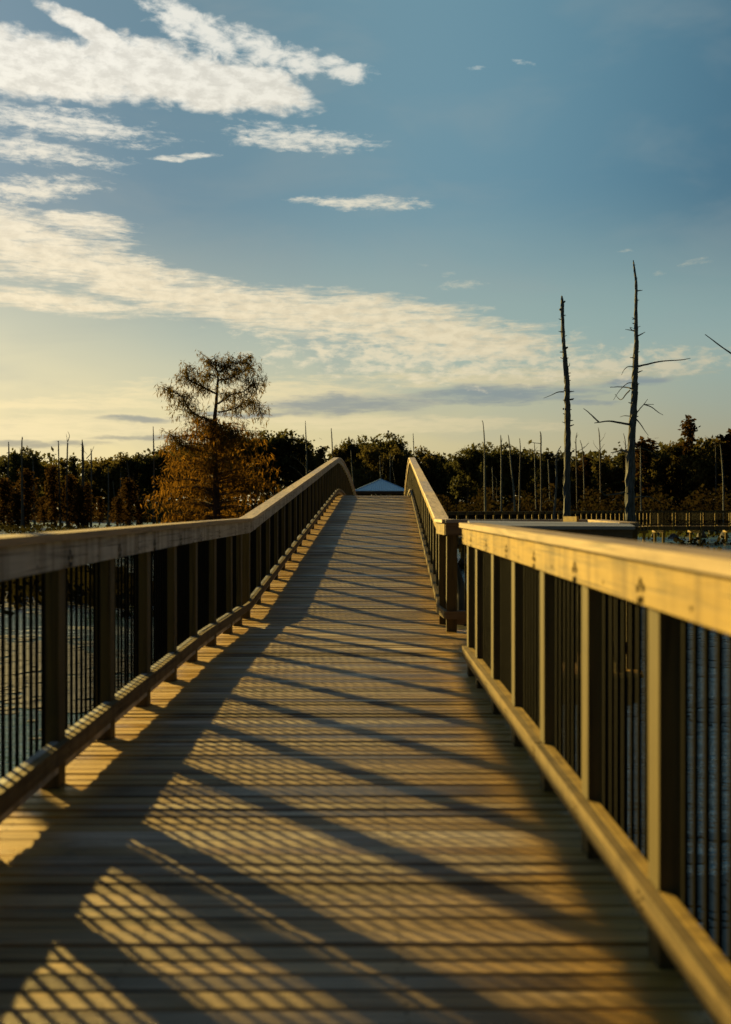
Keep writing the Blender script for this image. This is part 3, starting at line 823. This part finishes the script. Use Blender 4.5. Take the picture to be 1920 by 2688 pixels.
# lower crown: many drooping layered limbs, skirt-like
lowh = []; lt = MB()
for k in range(128):
    t = rc.random(); y = 1108+t*267
    half = interp([(1108, 75), (1135, 115), (1165, 140), (1200, 172), (1250, 165), (1300, 198), (1340, 190), (1375, 150)], y)
    a = rc.uniform(0, 6.28); x1 = 566+math.cos(a)*half*rc.uniform(.6, 1.05); dY = math.sin(a)*half/F*CYY*.9
    x1 += rc.uniform(-12, 4)
    base = Vector(px3(567, y+6, 0)); tip = Vector(px3(x1, y+rc.uniform(-14, 12), dY)); mid = base.lerp(tip, .5)+Vector((0, 0, .5))
    c = bez([base, mid, tip], 4)
    lt.tube(c, [max(.025, .13*(1-i/len(c))) for i in range(len(c))], 5)
    for i in range(2, len(c)):
        lowh.append((c[i], .9))
        for _ in range(2):
            q = c[i]+Vector((rc.uniform(-1.3, 1.3), rc.uniform(-1.3, 1.3), rc.uniform(-.25, .25))); lowh.append((q, .6))
lt.build('lower_limbs', M['cybark'], cy)
lw = MB(); sprays(lw, lowh, rgc, 8, .80, .25, .9); lw.build('lower_crown', M['leaf_cy_low'], cy)

# ================================================================== dead trees and snags
def snag(name, label, Y, trunk, widths, branches=(), mat='deadwood', group=None, stubs=0, seed=1, wob=.12, n=9, flare=1.0, zbase=-1.7):
    rs = random.Random(seed)
    b = at(trunk[-1][0], trunk[-1][1], Y)
    root = thing(name, label, 'dead tree', (b[0], Y, zbase), group)
    m_ = MB()
    pts = [Vector(at(x, y, Y)) for x, y in trunk][::-1]; w = widths[::-1]
    base = pts[0].copy(); base.z = zbase
    if pts[0].z > zbase+.3: pts = [base]+pts; w = [w[0]*flare]+w
    c = bez(pts, 5); ww = np.interp(np.arange(len(c))/5, range(len(w)), [q/2*Y/F*(1.2 if Y > 100 else 1) for q in w])
    m_.tube(c, list(ww), n, 0, wob, rg=rs)
    for _ in range(stubs):
        i = rs.randrange(len(c)//3, len(c)-2); a = rs.choice((0, math.pi))+rs.uniform(-.5, .5); L_ = ww[i]*rs.uniform(1.4, 2.6)
        m_.tube([c[i], c[i]+Vector((math.cos(a)*L_, math.sin(a)*L_, rs.uniform(-.1, .5)*L_))], [ww[i]*.35, ww[i]*.12], 5, 0, .2, rg=rs)
    m_.build('trunk', M[mat], root)
    for (bp, bwid, dY) in branches:
        q = MB(); k = len(bp)
        L3 = [Vector(at(x, y, Y+dY*i/max(1, k-1))) for i, (x, y) in enumerate(bp)]
        cc = bez(L3, 3) if k > 2 else L3
        q.tube(cc, [max(.006, bwid/2*Y/F*(1-.75*i/len(cc))) for i in range(len(cc))], 6, 0, .15, rg=rs)
        q.build('branch', M[mat], root)
    return root

snag('dead_tree', 'tallest bare dead trunk on the right with broken side branches', 55,
  [(1664,682),(1666,700),(1671,740),(1671,800),(1671,860),(1672,905),(1669,960),(1668,1010),(1666,1060),(1662,1120),(1657,1200),(1656,1300),(1655,1380),(1652,1440)],
  [2,5,6.5,9,10,12,15,16.5,17.5,18.5,22,25,27,31],
  [([(1671,763),(1680,762),(1688,761)],4,0),([(1670,868),(1657,866),(1643,864)],3.5,.3),([(1661,866),(1655,859),(1668,862)],2.5,0),
   ([(1674,882),(1684,877),(1695,871)],4.5,-.3),([(1676,961),(1695,957),(1720,951),(1745,947),(1790,944),(1814,940)],6,1.5),
   ([(1662,962),(1650,962),(1640,970),(1633,984)],3,-.6),([(1660,1020),(1650,1017),(1630,1015),(1603,1016)],4.5,1.2),
   ([(1660,1004),(1648,1006),(1632,1020),(1620,1036),(1612,1050)],2.6,-1),([(1655,1024),(1645,1034),(1636,1046),(1628,1048),(1616,1034)],4,1),
   ([(1672,1085),(1682,1072),(1692,1061),(1702,1047)],3.5,0),([(1692,1061),(1718,1061)],2.2,.5),([(1692,1061),(1712,1068),(1730,1082),(1743,1089)],3.5,.8),
   ([(1655,1114),(1632,1110),(1600,1105),(1575,1108),(1562,1110)],6.5,-1),([(1573,1107),(1560,1095),(1545,1081),(1533,1072)],4.5,-1),
   ([(1655,1092),(1640,1091),(1629,1094)],2.5,.5),([(1672,1100),(1684,1114),(1694,1130),(1704,1143)],3.5,.3),
   ([(1646,1184),(1632,1182),(1618,1186),(1605,1188)],6,.5),([(1642,1292),(1622,1296),(1600,1299),(1588,1299),(1578,1286)],5.5,-1),
   ([(1668,1305),(1700,1303),(1720,1310),(1738,1320)],4,1),([(1670,1172),(1700,1180),(1735,1200)],2.5,1)],
  stubs=24, seed=3, wob=.2, n=11)
snag('dead_tree', 'shorter bare dead trunk left of the tallest one, knobbly with one thin side branch', 57,
  [(1476,776),(1477,800),(1478,850),(1481,905),(1485,950),(1489,1000),(1490,1050),(1491,1120),(1490,1200),(1489,1280),(1489,1360),(1488,1430)],
  [4,9,9,10,12,13.5,15,15.5,17,18,20,24],
  [([(1479,794),(1485,790)],6,0),([(1473,812),(1469,812)],7,0),([(1487,913),(1492,911)],6,0),([(1490,965),(1495,960),(1497,953)],3,0),
   ([(1481,1028),(1465,1029),(1448,1037),(1428,1045)],3.4,-.8),([(1482,1073),(1478,1073)],6,0),([(1484,1110),(1477,1107)],2,0)],
  stubs=24, seed=4, wob=.2, n=11)
snag('dead_tree', 'slim pale leaning snag in front of the far boardwalk, left of the shorter dead trunk', 60,
  [(1474,1171),(1466,1185),(1461,1210),(1462,1260),(1459,1310),(1456,1350),(1454,1400)],[1.5,3,4.5,5.5,6,7,8],
  [([(1463,1212),(1470,1203),(1482,1198),(1492,1197)],3,0),([(1462,1285),(1468,1276)],1.5,0),([(1460,1316),(1440,1314),(1425,1322)],1.5,.5)], mat='palewood', seed=5, n=7)
# tree outside the right edge whose bare branch reaches into view
snag('dead_tree', 'bare dead tree beyond the right edge with one branch reaching into view', 50,
  [(2065,700),(2068,900),(2070,1100),(2072,1300),(2074,1440)],[6,14,18,22,26],
  [([(2068,1040),(2000,985),(1950,946),(1900,912),(1853,877)],7,0)], seed=6)
# off-frame dead trunk left whose shadow crosses the deck
snag('dead_tree', 'bare dead trunk outside the left edge of the view', 10.46,
  [(-602,350),(-601,900),(-602,1400),(-602,1760)],[40,56,60,62], seed=8, zbase=-1.9)

SN = [ # label, Y, trunk, widths, branches, mat
 ('leftmost bare snag on the left skyline',165,[(24,1160),(25,1185),(23,1240),(22,1310),(24,1370),(26,1392)],[1.8,3,3.5,4.5,6,13],[],'bark'),
 ('second bare snag from the left, rising above an open crown',150,[(60,1147),(59,1170),(59,1230),(60,1300),(61,1370),(62,1400)],[2,3,4,5.5,8,12],[([(60,1156),(62,1150)],1.5,0)],'bark'),
 ('pale bare trunk ending below the skyline, third from the left',165,[(88,1212),(89,1240),(90,1300),(92,1360),(93,1388)],[2,3,3.6,5,8],[([(89,1214),(85,1190),(82,1180)],1.2,0)],'palewood'),
 ('thin bare snag with a hooked tip left of the forked snag',160,[(155,1157),(155,1175),(156,1230),(158,1310),(160,1392)],[1.5,2.6,3,4,7],[([(155,1160),(151,1158)],1.5,0)],'bark'),
 ('forked snag with two horns rising highest on the left skyline',160,[(179,1162),(178,1190),(177,1260),(177,1330),(178,1392)],[2.8,3.2,3.6,4.2,7],[([(179,1160),(183,1148),(183,1140),(179,1133)],2.4,0),([(178,1160),(177,1150),(175,1139)],1.8,0)],'bark'),
 ('double-stemmed dark snag with a flared base on the left',158,[(217,1154),(218,1175),(219,1230),(219,1300),(220,1350),(221,1388)],[1.6,4.5,6,7,9,17],[([(220,1200),(221,1182),(221,1168)],2.2,0),([(219,1180),(230,1194)],1.2,0)],'bark'),
 ('slim snag with a forked slanting top right of the double snag',162,[(240,1178),(241,1200),(241,1270),(240,1340),(240,1390)],[2,3,3.4,4.4,7],[([(228,1204),(240,1190),(248,1172)],2.4,0)],'palewood'),
 ('short pale snag halfway between the double snag and the tall lone snag',172,[(285,1222),(286,1270),(286,1330),(286,1384)],[1.5,3,3.4,8],[],'palewood'),
 ('very thin leaning stem right of the short pale snag',180,[(297,1260),(301,1300),(307,1350)],[1,1.6,2],[],'palewood'),
 ('thin pale branching snag near the dark-stemmed cypress',176,[(318,1240),(317,1290),(316,1345)],[1.4,2.4,3],[([(317,1262),(325,1250)],1,0)],'palewood'),
 ('dark-stemmed snag with raised pale arms left of the big cypress',176,[(334,1210),(339,1250),(341,1310),(340,1384)],[1.5,3.5,6,8],[([(342,1290),(349,1262),(352,1243)],2,0),([(337,1240),(328,1226)],1.2,0)],'bark'),
 ('flared stump-like trunk between the dark-stemmed snag and the big cypress',178,[(364,1290),(364,1330),(364,1378)],[2,4,11],[],'bark'),
 ('tall lone needle-thin snag just left of the big cypress',165,[(403,1119),(404,1160),(405,1230),(405,1300),(404,1385)],[1.3,2.8,3.4,4,7],[],'bark'),
 ('tall thin pale snag left of the bridge crest, with slanting arms',175,[(802,1104),(803,1130),(805,1180),(806,1240),(806,1345)],[1,2.4,3.4,4.2,5],[([(804,1228),(780,1205),(762,1195)],1.4,0),([(802,1256),(780,1235),(760,1222)],1.6,0)],'palewood'),
 ('thin dark snag standing over the left bridge crest',180,[(870,1124),(871,1140),(873,1180),(875,1230)],[1.6,2.4,3,3.6],[],'bark'),
 ('pale leaning trunk behind the left bridge rail, left of the pavilion',185,[(922,1180),(924,1220),(928,1270),(930,1340)],[1.6,2.6,3,3.4],[],'palewood'),
 ('pale double trunk behind the pavilion peak',190,[(997,1195),(999,1230),(1001,1300)],[2,2.6,3],[([(1001,1262),(1006,1230),(1005,1200)],1.6,0)],'palewood'),
 ('forked pale trunk behind the pavilion, right of its peak',188,[(1025,1190),(1025,1230),(1024,1300)],[1.6,2.4,2.8],[([(1037,1195),(1030,1215),(1034,1245),(1040,1280)],2.2,0)],'palewood'),
 ('thin straight snag over the right bridge crest',182,[(1085,1137),(1086,1160),(1087,1200),(1087,1300)],[1.2,2,2.4,3],[],'bark'),
 ('tallest thin snag right of the bridge, its tip curled left',140,[(1266,1103),(1269,1112),(1272,1150),(1273,1200),(1274,1280),(1275,1360)],[1,1.8,2.6,3.6,4.6,5.5],[],'palewood'),
 ('straight thin snag, second right of the bridge',138,[(1315,1142),(1316,1160),(1317,1220),(1317,1300),(1317,1365)],[1.6,3,3.2,3.8,5],[([(1317,1162),(1320,1151)],1.2,0)],'palewood'),
 ('thin leaning snag, third right of the bridge',136,[(1335,1141),(1338,1165),(1343,1225),(1350,1290),(1353,1360)],[1.5,2.6,3.4,4.2,5],[([(1344,1216),(1336,1200)],1.2,0)],'palewood'),
 ('short thin snag, fourth right of the bridge',140,[(1365,1150),(1367,1180),(1366,1240),(1364,1360)],[1.3,2.2,3.6,5],[],'bark'),
 ('snag with long level branches pointing left',138,[(1419,1132),(1421,1145),(1421,1200),(1422,1300),(1421,1360)],[1.2,3,3.4,3.8,4],[([(1421,1164),(1410,1163),(1395,1161),(1384,1163)],2,0),([(1420,1184),(1405,1182),(1391,1182)],1.6,0)],'bark'),
 ('thin stub snag between the level-branched snag and the leaning ones',142,[(1404,1163),(1405,1200),(1407,1280),(1409,1350)],[1.4,2.2,2.8,3],[([(1405,1182),(1413,1172)],1,0)],'palewood'),
 ('pale slender bare trunk low in the woods near the level-branched snag',150,[(1293,1225),(1295,1280),(1296,1330)],[1.5,2.2,2.6],[([(1296,1250),(1305,1262),(1304,1330)],2,0)],'palewood'),
 ('pale crooked stem low in the woods left of the left dead trunk',150,[(1440,1205),(1443,1260),(1446,1340)],[2,3,3.4],[],'palewood'),
 ('twiggy dead tree right of the shorter big dead trunk',150,[(1516,1135),(1513,1155),(1514,1200),(1516,1300),(1517,1350)],[1.2,2,2.8,3,3],[([(1514,1165),(1508,1158)],1,0),([(1514,1150),(1519,1140)],1,0),([(1515,1182),(1503,1176)],1,0),([(1516,1185),(1535,1175),(1547,1160)],1.6,0)],'bark'),
 ('twiggy dead tree with a raised arm midway between the two big dead trunks',152,[(1572,1122),(1575,1145),(1577,1200),(1578,1300)],[1.2,2.2,3,3],[([(1576,1160),(1586,1148),(1591,1134)],1.3,0),([(1577,1185),(1562,1168),(1559,1156)],1.2,0),([(1578,1180),(1588,1165)],1.2,0)],'bark'),
 ('leaning twiggy dead tree between the two big dead trunks',150,[(1524,1155),(1530,1180),(1534,1240),(1536,1340)],[1.2,2,2.6,3],[([(1531,1175),(1540,1170),(1549,1162)],1,0)],'palewood'),
 ('twiggy dead tree touching the tallest dead trunk on its left',148,[(1638,1137),(1643,1160),(1645,1220),(1646,1300)],[1,2,2.8,3],[([(1644,1170),(1638,1158)],1,0),([(1645,1175),(1652,1160)],1,0),([(1645,1190),(1625,1175)],1,0)],'bark'),
 ('pale straight thin trunk just right of the tallest dead trunk',120,[(1683,1170),(1684,1220),(1684,1290),(1685,1350)],[1.5,2.8,3.2,3.6],[],'palewood'),
 ('pale knotty thin trunk near the right edge',128,[(1893,1165),(1897,1200),(1901,1260),(1902,1350)],[1.4,2.6,3.2,3.6],[],'palewood'),
 ('bare arm-like snag pointing left near the right edge',160,[(1878,1158),(1881,1175),(1882,1230)],[1.2,2,2.4],[([(1880,1160),(1866,1152),(1853,1143)],1.2,0)],'bark'),
]
for i, (lab, Y, tk, w, brs, mt) in enumerate(SN):
    snag('snag', lab, Y, tk, w, brs, mt, 'bare snags standing in the marsh', stubs=4, seed=100+i, n=6, wob=.1)

# ================================================================== water plants
rg = np.random.default_rng(21)
mb = MB()
def pad(x, y, r):
    b = len(mb.v); k = 7; a0 = rg.uniform(0, 6.28); el = rg.uniform(.5, 1)
    tl = rg.uniform(-.05, .1)
    for i in range(k):
        a = a0+i*(5.9/k); mb.v.append((x+math.cos(a)*r, y+math.sin(a)*r*el, WATER+.006+max(0, math.cos(a)*r*tl)))
    mb.f.append(tuple(range(b, b+k))); mb.m.append(0)
def nz(x, y): return math.sin(x*.31+1.3*math.sin(y*.13))*math.cos(y*.23+.8*math.sin(x*.17))+.5*math.sin(x*.9+y*.7)
cnt = 0
while cnt < 15000:
    Y = 3+200*rg.random()**1.7; x = rg.uniform(-.42, .42)*Y
    if abs(x-CX(min(Y, 57))) < 1.7 and Y < 90: continue
    if nz(x, Y)+rg.normal()*.35 < .42: continue
    if Y > shore(x)-6 or (x < 0 and Y > 172): continue
    if x > 9 and Y > 60 and rg.random() < .88: continue
    pad(x, Y, rg.uniform(.05, .2)*(1+Y/120)); cnt += 1
kind(mb.build('lily_pads', M['pad']), 'stuff', 'dark floating leaves scattered over the lake')
mb = MB(); cnt = 0; P = []
while cnt < 2600:
    Y = rg.uniform(25, 205); side = rg.random()
    x = rg.uniform(-.42, .40)*Y
    if abs(x-CX(min(Y, 57))) < 2 and Y < 95: continue
    if Y > shore(x)-8 or (x < 0 and Y > 176): continue
    if x > 0 and rg.random() < .75: continue
    if nz(x*.6, Y*.5)+rg.normal()*.4 < .5: continue
    h = rg.uniform(.15, .75)*(1 if Y > 90 else .6)
    mb.tube([(x, Y, WATER-.1), (x+rg.uniform(-.1,.1), Y, WATER+h)], [.012, .008], 3, cap=False)
    P.append(np.array([x, Y, WATER+h])+rg.normal(size=(5, 3))*np.array([.16, .16, .06])); cnt += 1
P = np.concatenate(P); leaf_cards(mb, P, .3, rg, 0, .1, .9)
kind(mb.build('lotus_plants', M['reed']), 'stuff', 'dry lotus leaves and stems standing in the water')
mb = MB()
for i in range(1500):
    x = rg.uniform(26, 36); Y = rg.uniform(104, 136)
    if Y > 118+8*math.sin(x*.4) and rg.random() < .5: continue
    h = rg.uniform(.25, .7); a = rg.uniform(-.3, .3)
    mb.face([(x-.05, Y, WATER-.03), (x+.05, Y, WATER-.03), (x+a, Y+rg.uniform(-.1,.1), WATER+h)])
kind(mb.build('marsh_grass', M['grass']), 'stuff', 'green marsh grass beyond the far boardwalk')
# cypress knees and stumps seen under the far boardwalk and beyond the gap
def stump(label, x, y, h, r, i):
    Y = (EYE-WATER)*F/(y-VY); X = (x-VX)/F*Y
    m_ = MB(); rs = random.Random(i)
    m_.tube([(X, Y, WATER-.4), (X, Y, WATER), (X+rs.uniform(-.1,.1)*h, Y, WATER+h*.6), (X+rs.uniform(-.15,.15)*h, Y, WATER+h)], [r*1.4, r*1.15, r*.7, r*.25], 7, 0, .25, rg=rs)
    o = m_.build('stump', M['bark'], origin=(X, Y, WATER)); tag(o, label, 'stump', 'stumps and cypress knees in the marsh')
for i, (x, y, h, r, lab) in enumerate([
   (1717,1410,.5,.22,'small dark stump left of the middle pile pair under the far boardwalk'),
   (1737,1408,1.0,.5,'rounded dark stump nearest the first pile pair under the far boardwalk'),
   (1813,1410,.9,.4,'pointed dark stump between the pile pairs under the far boardwalk'),
   (1846,1412,.8,.45,'wide low stump left of the right pile pair under the far boardwalk'),
   (1872,1406,1.1,.35,'tall pointed stump beside the right pile pair'),
   (1904,1412,1.0,.4,'dark stump at the right edge under the far boardwalk'),
   (1770,1414,.5,.5,'flat dark stump before the middle pile pair'),
   (1214,1485,.35,.25,'small round stump in the water seen through the lookout gap')]):
    stump(lab, x, y, h, r, i)
stump('dark pointed stump close behind the lookout corner post', 1213, 1640, 1.5, .2, 99)

# ================================================================== sun
sun = bpy.data.lights.new('sun', 'SUN'); sun.energy = 5.0; sun.angle = R(.8); sun.color = (1.0, .69, .18)
so = bpy.data.objects.new('sun', sun); col.objects.link(so)
sd = Vector((math.sin(SUN_AZ)*math.cos(SUN_EL), math.cos(SUN_AZ)*math.cos(SUN_EL), math.sin(SUN_EL)))
so.rotation_euler = sd.to_track_quat('Z', 'Y').to_euler(); so.location = sd*60

# ================================================================== sky
w = bpy.data.worlds.new('World'); sc.world = w; w.use_nodes = True
nt = NT(w.node_tree); bg = nt.n['Background']
sky = nt.new('ShaderNodeTexSky', sky_type='NISHITA'); sky.sun_disc = False
sky.sun_elevation = SUN_EL; sky.sun_rotation = SUN_AZ; sky.air_density = 1.0; sky.dust_density = 2.0; sky.ozone_density = 1.5
tc = nt.new('ShaderNodeTexCoord'); sx = nt.new('ShaderNodeSeparateXYZ'); nt.l.new(tc.outputs['Generated'], sx.inputs[0])
X, Y_, Z = sx.outputs
az = nt.math('ARCTAN2', X, Y_); el = nt.math('ARCSINE', Z)
def ang(x, y):
    a = math.atan((x-VX)/F); e = math.atan((VY-y)/F*math.cos(a)); return a, e
# angle from the sun
dp = nt.new('ShaderNodeVectorMath', operation='DOT_PRODUCT'); nt.l.new(tc.outputs['Generated'], dp.inputs[0]); dp.inputs[1].default_value = sd
sunang = nt.math('ARCCOSINE', nt.math('MINIMUM', dp.outputs['Value'], .9999))
# clear air: deep blue away from the sun, milky towards it, gold at the horizon
blue = nt.ramp(interp='B_SPLINE', fac=nt.lin(sunang, .30, 1.9), stops=[(0, (.14,.25,.33)), (.12, (.105,.215,.28)), (.24, (.165,.31,.375)), (.35, (.10,.235,.315)), (.46, (.036,.115,.185)), (.62, (.03,.075,.13)), (.8, (.014,.034,.06)), (1, (.010,.024,.045))])
teal = nt.ramp(interp='B_SPLINE', fac=nt.lin(sunang, .30, 1.9), stops=[(0, (.58,.57,.40)), (.12, (.46,.49,.38)), (.35, (.30,.43,.39)), (.62, (.22,.36,.37)), (.8, (.02,.035,.04)), (1, (.015,.025,.03))])
gold = nt.ramp(nt.lin(sunang, .30, 1.9), [(0, (1.1,.86,.38)), (.12, (.95,.77,.36)), (.26, (.74,.61,.30)), (.42, (.42,.36,.21)), (.65, (.18,.165,.125)), (.8, (.03,.03,.027)), (1, (.015,.016,.016))])
elw = nt.math('ADD', el, nt.math('MULTIPLY', nt.math('SUBTRACT', nt.noise(nt.map(tc.outputs['Generated'], (1,1,3)), 3, 3), .5), .05))
c = nt.mix(nt.smooth(elw, .13, .30), teal, blue)
c = nt.mix(nt.smooth(elw, .02, .175), gold, c)
nish = nt.mix(1.0, sky.outputs[0], (.10,.10,.10), 'MULTIPLY')
c = nt.mix(.08, c, nish)
zen = nt.smooth(el, .50, 1.2, 1.0, .5)
zz = nt.new('ShaderNodeCombineXYZ')
for i in range(3): nt.put(zz.inputs[i], zen)
c = nt.mix(1.0, c, zz.outputs[0], 'MULTIPLY')

# clouds, laid out on the sky by azimuth and elevation
cmb = nt.new('ShaderNodeCombineXYZ'); nt.put(cmb.inputs[0], az); nt.put(cmb.inputs[1], el); AE = cmb.outputs[0]
wv = nt.new('ShaderNodeTexNoise'); nt.put(wv.inputs['Vector'], nt.map(AE, (1, 2.2, 1))); wv.inputs['Scale'].default_value = 9; wv.inputs['Detail'].default_value = 5; wv.inputs['Roughness'].default_value = .6
wsx = nt.new('ShaderNodeSeparateXYZ'); nt.l.new(wv.outputs['Color'], wsx.inputs[0])
azw = nt.math('ADD', az, nt.math('MULTIPLY', nt.math('SUBTRACT', wsx.outputs[0], .5), .045))
elw2 = nt.math('ADD', el, nt.math('MULTIPLY', nt.math('SUBTRACT', wsx.outputs[1], .5), .022))
rot = R(-9)
fine = nt.noise(nt.map(AE, (1, 2.8, 1), (0, 0, R(10))), 62, 6, .68, .3)
puff = nt.noise(nt.map(AE, (1, 2.0, 1), (0, 0, R(8))), 46, 5, .58, .25)
streak = nt.noise(nt.map(AE, (1, 7, 1), (0, 0, R(9))), 26, 6, .68, .3)
def ell(x, y, rx, ry, deg):
    a, e = ang(x, y); ca, sa = math.cos(R(deg)), math.sin(R(deg))
    k = math.cos(a)**2
    rx_, ry_ = rx/F*k, ry/F*math.cos(a)
    da = nt.math('SUBTRACT', azw, a); de = nt.math('SUBTRACT', elw2, e)
    u = nt.math('ADD', nt.math('MULTIPLY', da, ca/rx_), nt.math('MULTIPLY', de, sa/rx_))
    v = nt.math('ADD', nt.math('MULTIPLY', da, -sa/ry_), nt.math('MULTIPLY', de, ca/ry_))
    r2 = nt.math('ADD', nt.math('MULTIPLY', u, u), nt.math('MULTIPLY', v, v))
    return nt.math('SUBTRACT', 1.0, r2)
def union(lst):
    m = lst[0]
    for q in lst[1:]: m = nt.math('MAXIMUM', m, q)
    return nt.math('MAXIMUM', m, -1.5)
def cover(mask, tex, k, lo, hi):
    return nt.smooth(nt.math('ADD', mask, nt.math('MULTIPLY', nt.math('SUBTRACT', tex, .5), k)), lo, hi)
WH = (.93,.90,.80); CR = (.98,.84,.58); 
# 1. thick white bank, upper left
A_ = union([ell(80,172,470,88,-2), ell(430,200,330,80,-7), ell(670,232,185,56,-12), ell(240,92,150,30,-22)])
dA = cover(A_, puff, 1.5, -.05, .62)
B_ = union([ell(520,85,170,42,-20), ell(700,135,160,38,-14), ell(870,180,130,24,-8)])
dB = nt.math('MULTIPLY', cover(B_, puff, 4.2, -.3, 1.2), .9)
# 2. wisps on the left
C_ = union([ell(140,325,330,38,-3), ell(60,400,290,36,-2), ell(60,500,240,36,6), ell(790,365,210,34,-3), ell(945,533,200,20,-3), ell(480,415,90,10,3), ell(690,372,110,14,6)])
dC = nt.math('MULTIPLY', cover(C_, nt.math('ADD', nt.math('MULTIPLY', fine, .6), nt.math('MULTIPLY', streak, .4)), 5.0, -.1, 1.5), .85)
# 3. the long band sweeping down to the right
E_ = union([ell(60,640,400,95,-10), ell(330,730,390,72,-12), ell(640,800,440,62,-8), ell(100,790,330,30,-3), ell(930,830,420,60,-5), ell(1200,880,330,62,-6), ell(230,590,130,30,-4)])
dE = nt.math('MULTIPLY', cover(E_, nt.math('ADD', nt.math('MULTIPLY', streak, .8), nt.math('MULTIPLY', fine, .2)), 3.6, -.15, 1.05), .95)
G_ = union([ell(1120,930,520,85,-3), ell(1650,955,430,50,-1)])
dG = nt.math('MULTIPLY', cover(G_, nt.math('ADD', nt.math('MULTIPLY', puff, .6), nt.math('MULTIPLY', fine, .4)), 6.5, .1, 1.5), .78)
# small far puffs
H_ = union([ell(1215,748,80,18,3), ell(1260,808,50,9,0), ell(1360,161,30,7,-14), ell(1245,180,30,6,0), ell(1110,690,22,6,0), ell(1655,658,26,7,0), ell(1840,683,55,12,2), ell(1730,710,30,10,0), ell(1180,715,30,8,0)])
dH = nt.math('MULTIPLY', cover(H_, fine, 4.5, .1, 1.8), .42)
# low warm layers and grey streaks near the horizon
J_ = union([ell(150,1130,500,45,3), ell(700,1040,520,50,0), ell(150,1060,420,22,2), ell(1000,1110,600,26,-1), ell(1350,990,520,34,0)])
dJ = nt.math('MULTIPLY', cover(J_, streak, 3.2, -.1, 1.2), .7)
K_ = union([ell(900,1064,290,30,2), ell(1300,1033,310,32,1), ell(1650,1003,120,14,0), ell(620,1090,180,10,2), ell(370,1105,110,12,0), ell(80,1168,240,12,0), ell(1560,1050,90,9,-5), ell(420,1152,220,9,2)])
dK = nt.math('MULTIPLY', cover(K_, streak, 2.2, -.1, 1.1), .82)
cloudcol = nt.mix(nt.smooth(el, .16, .42), CR, WH)
dim = nt.ramp(nt.lin(sunang, .4, 1.2), [(0, (1.0,1.0,1.0)), (.45, (.82,.84,.84)), (1, (.42,.46,.48))])
cloudcol = nt.mix(1.0, cloudcol, dim, 'MULTIPLY')
# self-shading inside the thick parts: offset noise
sh = nt.smooth(nt.noise(nt.map(AE, (1, 2.0, 1), (0, 0, R(8)), (.006, .004, 0)), 58, 6, .62, .2), .34, .64, .80, 1.0)
s3 = nt.new('ShaderNodeCombineXYZ'); 
for i in range(3): nt.put(s3.inputs[i], sh)
cs_ = nt.mix(1.0, cloudcol, s3.outputs[0], 'MULTIPLY')
veil = nt.math('MULTIPLY', nt.smooth(nt.noise(nt.map(AE, (1, 2.6, 1), (0, 0, R(6))), 5.0, 4, .55, .4), .44, .72), .34)
veil = nt.math('MULTIPLY', veil, nt.lin(sunang, .5, 1.1, 1.0, .55))
c = nt.mix(veil, c, (.30,.355,.36))
c = nt.mix(dJ, c, nt.mix(.5, cloudcol, gold))
c = nt.mix(dK, c, nt.mix(nt.smooth(el, .04, .12), (.42,.38,.27), (.22,.28,.31)))
c = nt.mix(dG, c, cloudcol); c = nt.mix(dE, c, nt.mix(.25, cs_, cloudcol)); c = nt.mix(dC, c, cloudcol); c = nt.mix(dH, c, cloudcol)
c = nt.mix(dB, c, cloudcol); c = nt.mix(dA, c, cs_)
below = nt.smooth(el, -.12, -.01)
c = nt.mix(below, (.02,.022,.02), c)
nt.put(bg.inputs['Color'], c); bg.inputs['Strength'].default_value = .45
w.cycles.sampling_method = 'MANUAL'; w.cycles.sample_map_resolution = 512

# ================================================================== camera
cam = bpy.data.cameras.new('camera'); co = bpy.data.objects.new('camera', cam); col.objects.link(co)
co.location = (0, 0, EYE); co.rotation_euler = (R(90)-math.atan((1344-VY)/F), 0, -math.atan((960-VX)/F))
cam.sensor_fit = 'HORIZONTAL'; cam.sensor_width = 24.0; cam.lens = F/1920*24.0
cam.clip_end = 12000; cam.clip_start = .05
cam.dof.use_dof = True; cam.dof.focus_distance = 26.0; cam.dof.aperture_fstop = 1.8
sc.camera = co
sc.view_settings.view_transform = 'Standard'; sc.view_settings.look = 'None'; sc.view_settings.exposure = 1.15; sc.view_settings.gamma = 1.0
sc.cycles.max_bounces = 4; sc.cycles.diffuse_bounces = 2; sc.cycles.glossy_bounces = 3; sc.cycles.transparent_max_bounces = 8
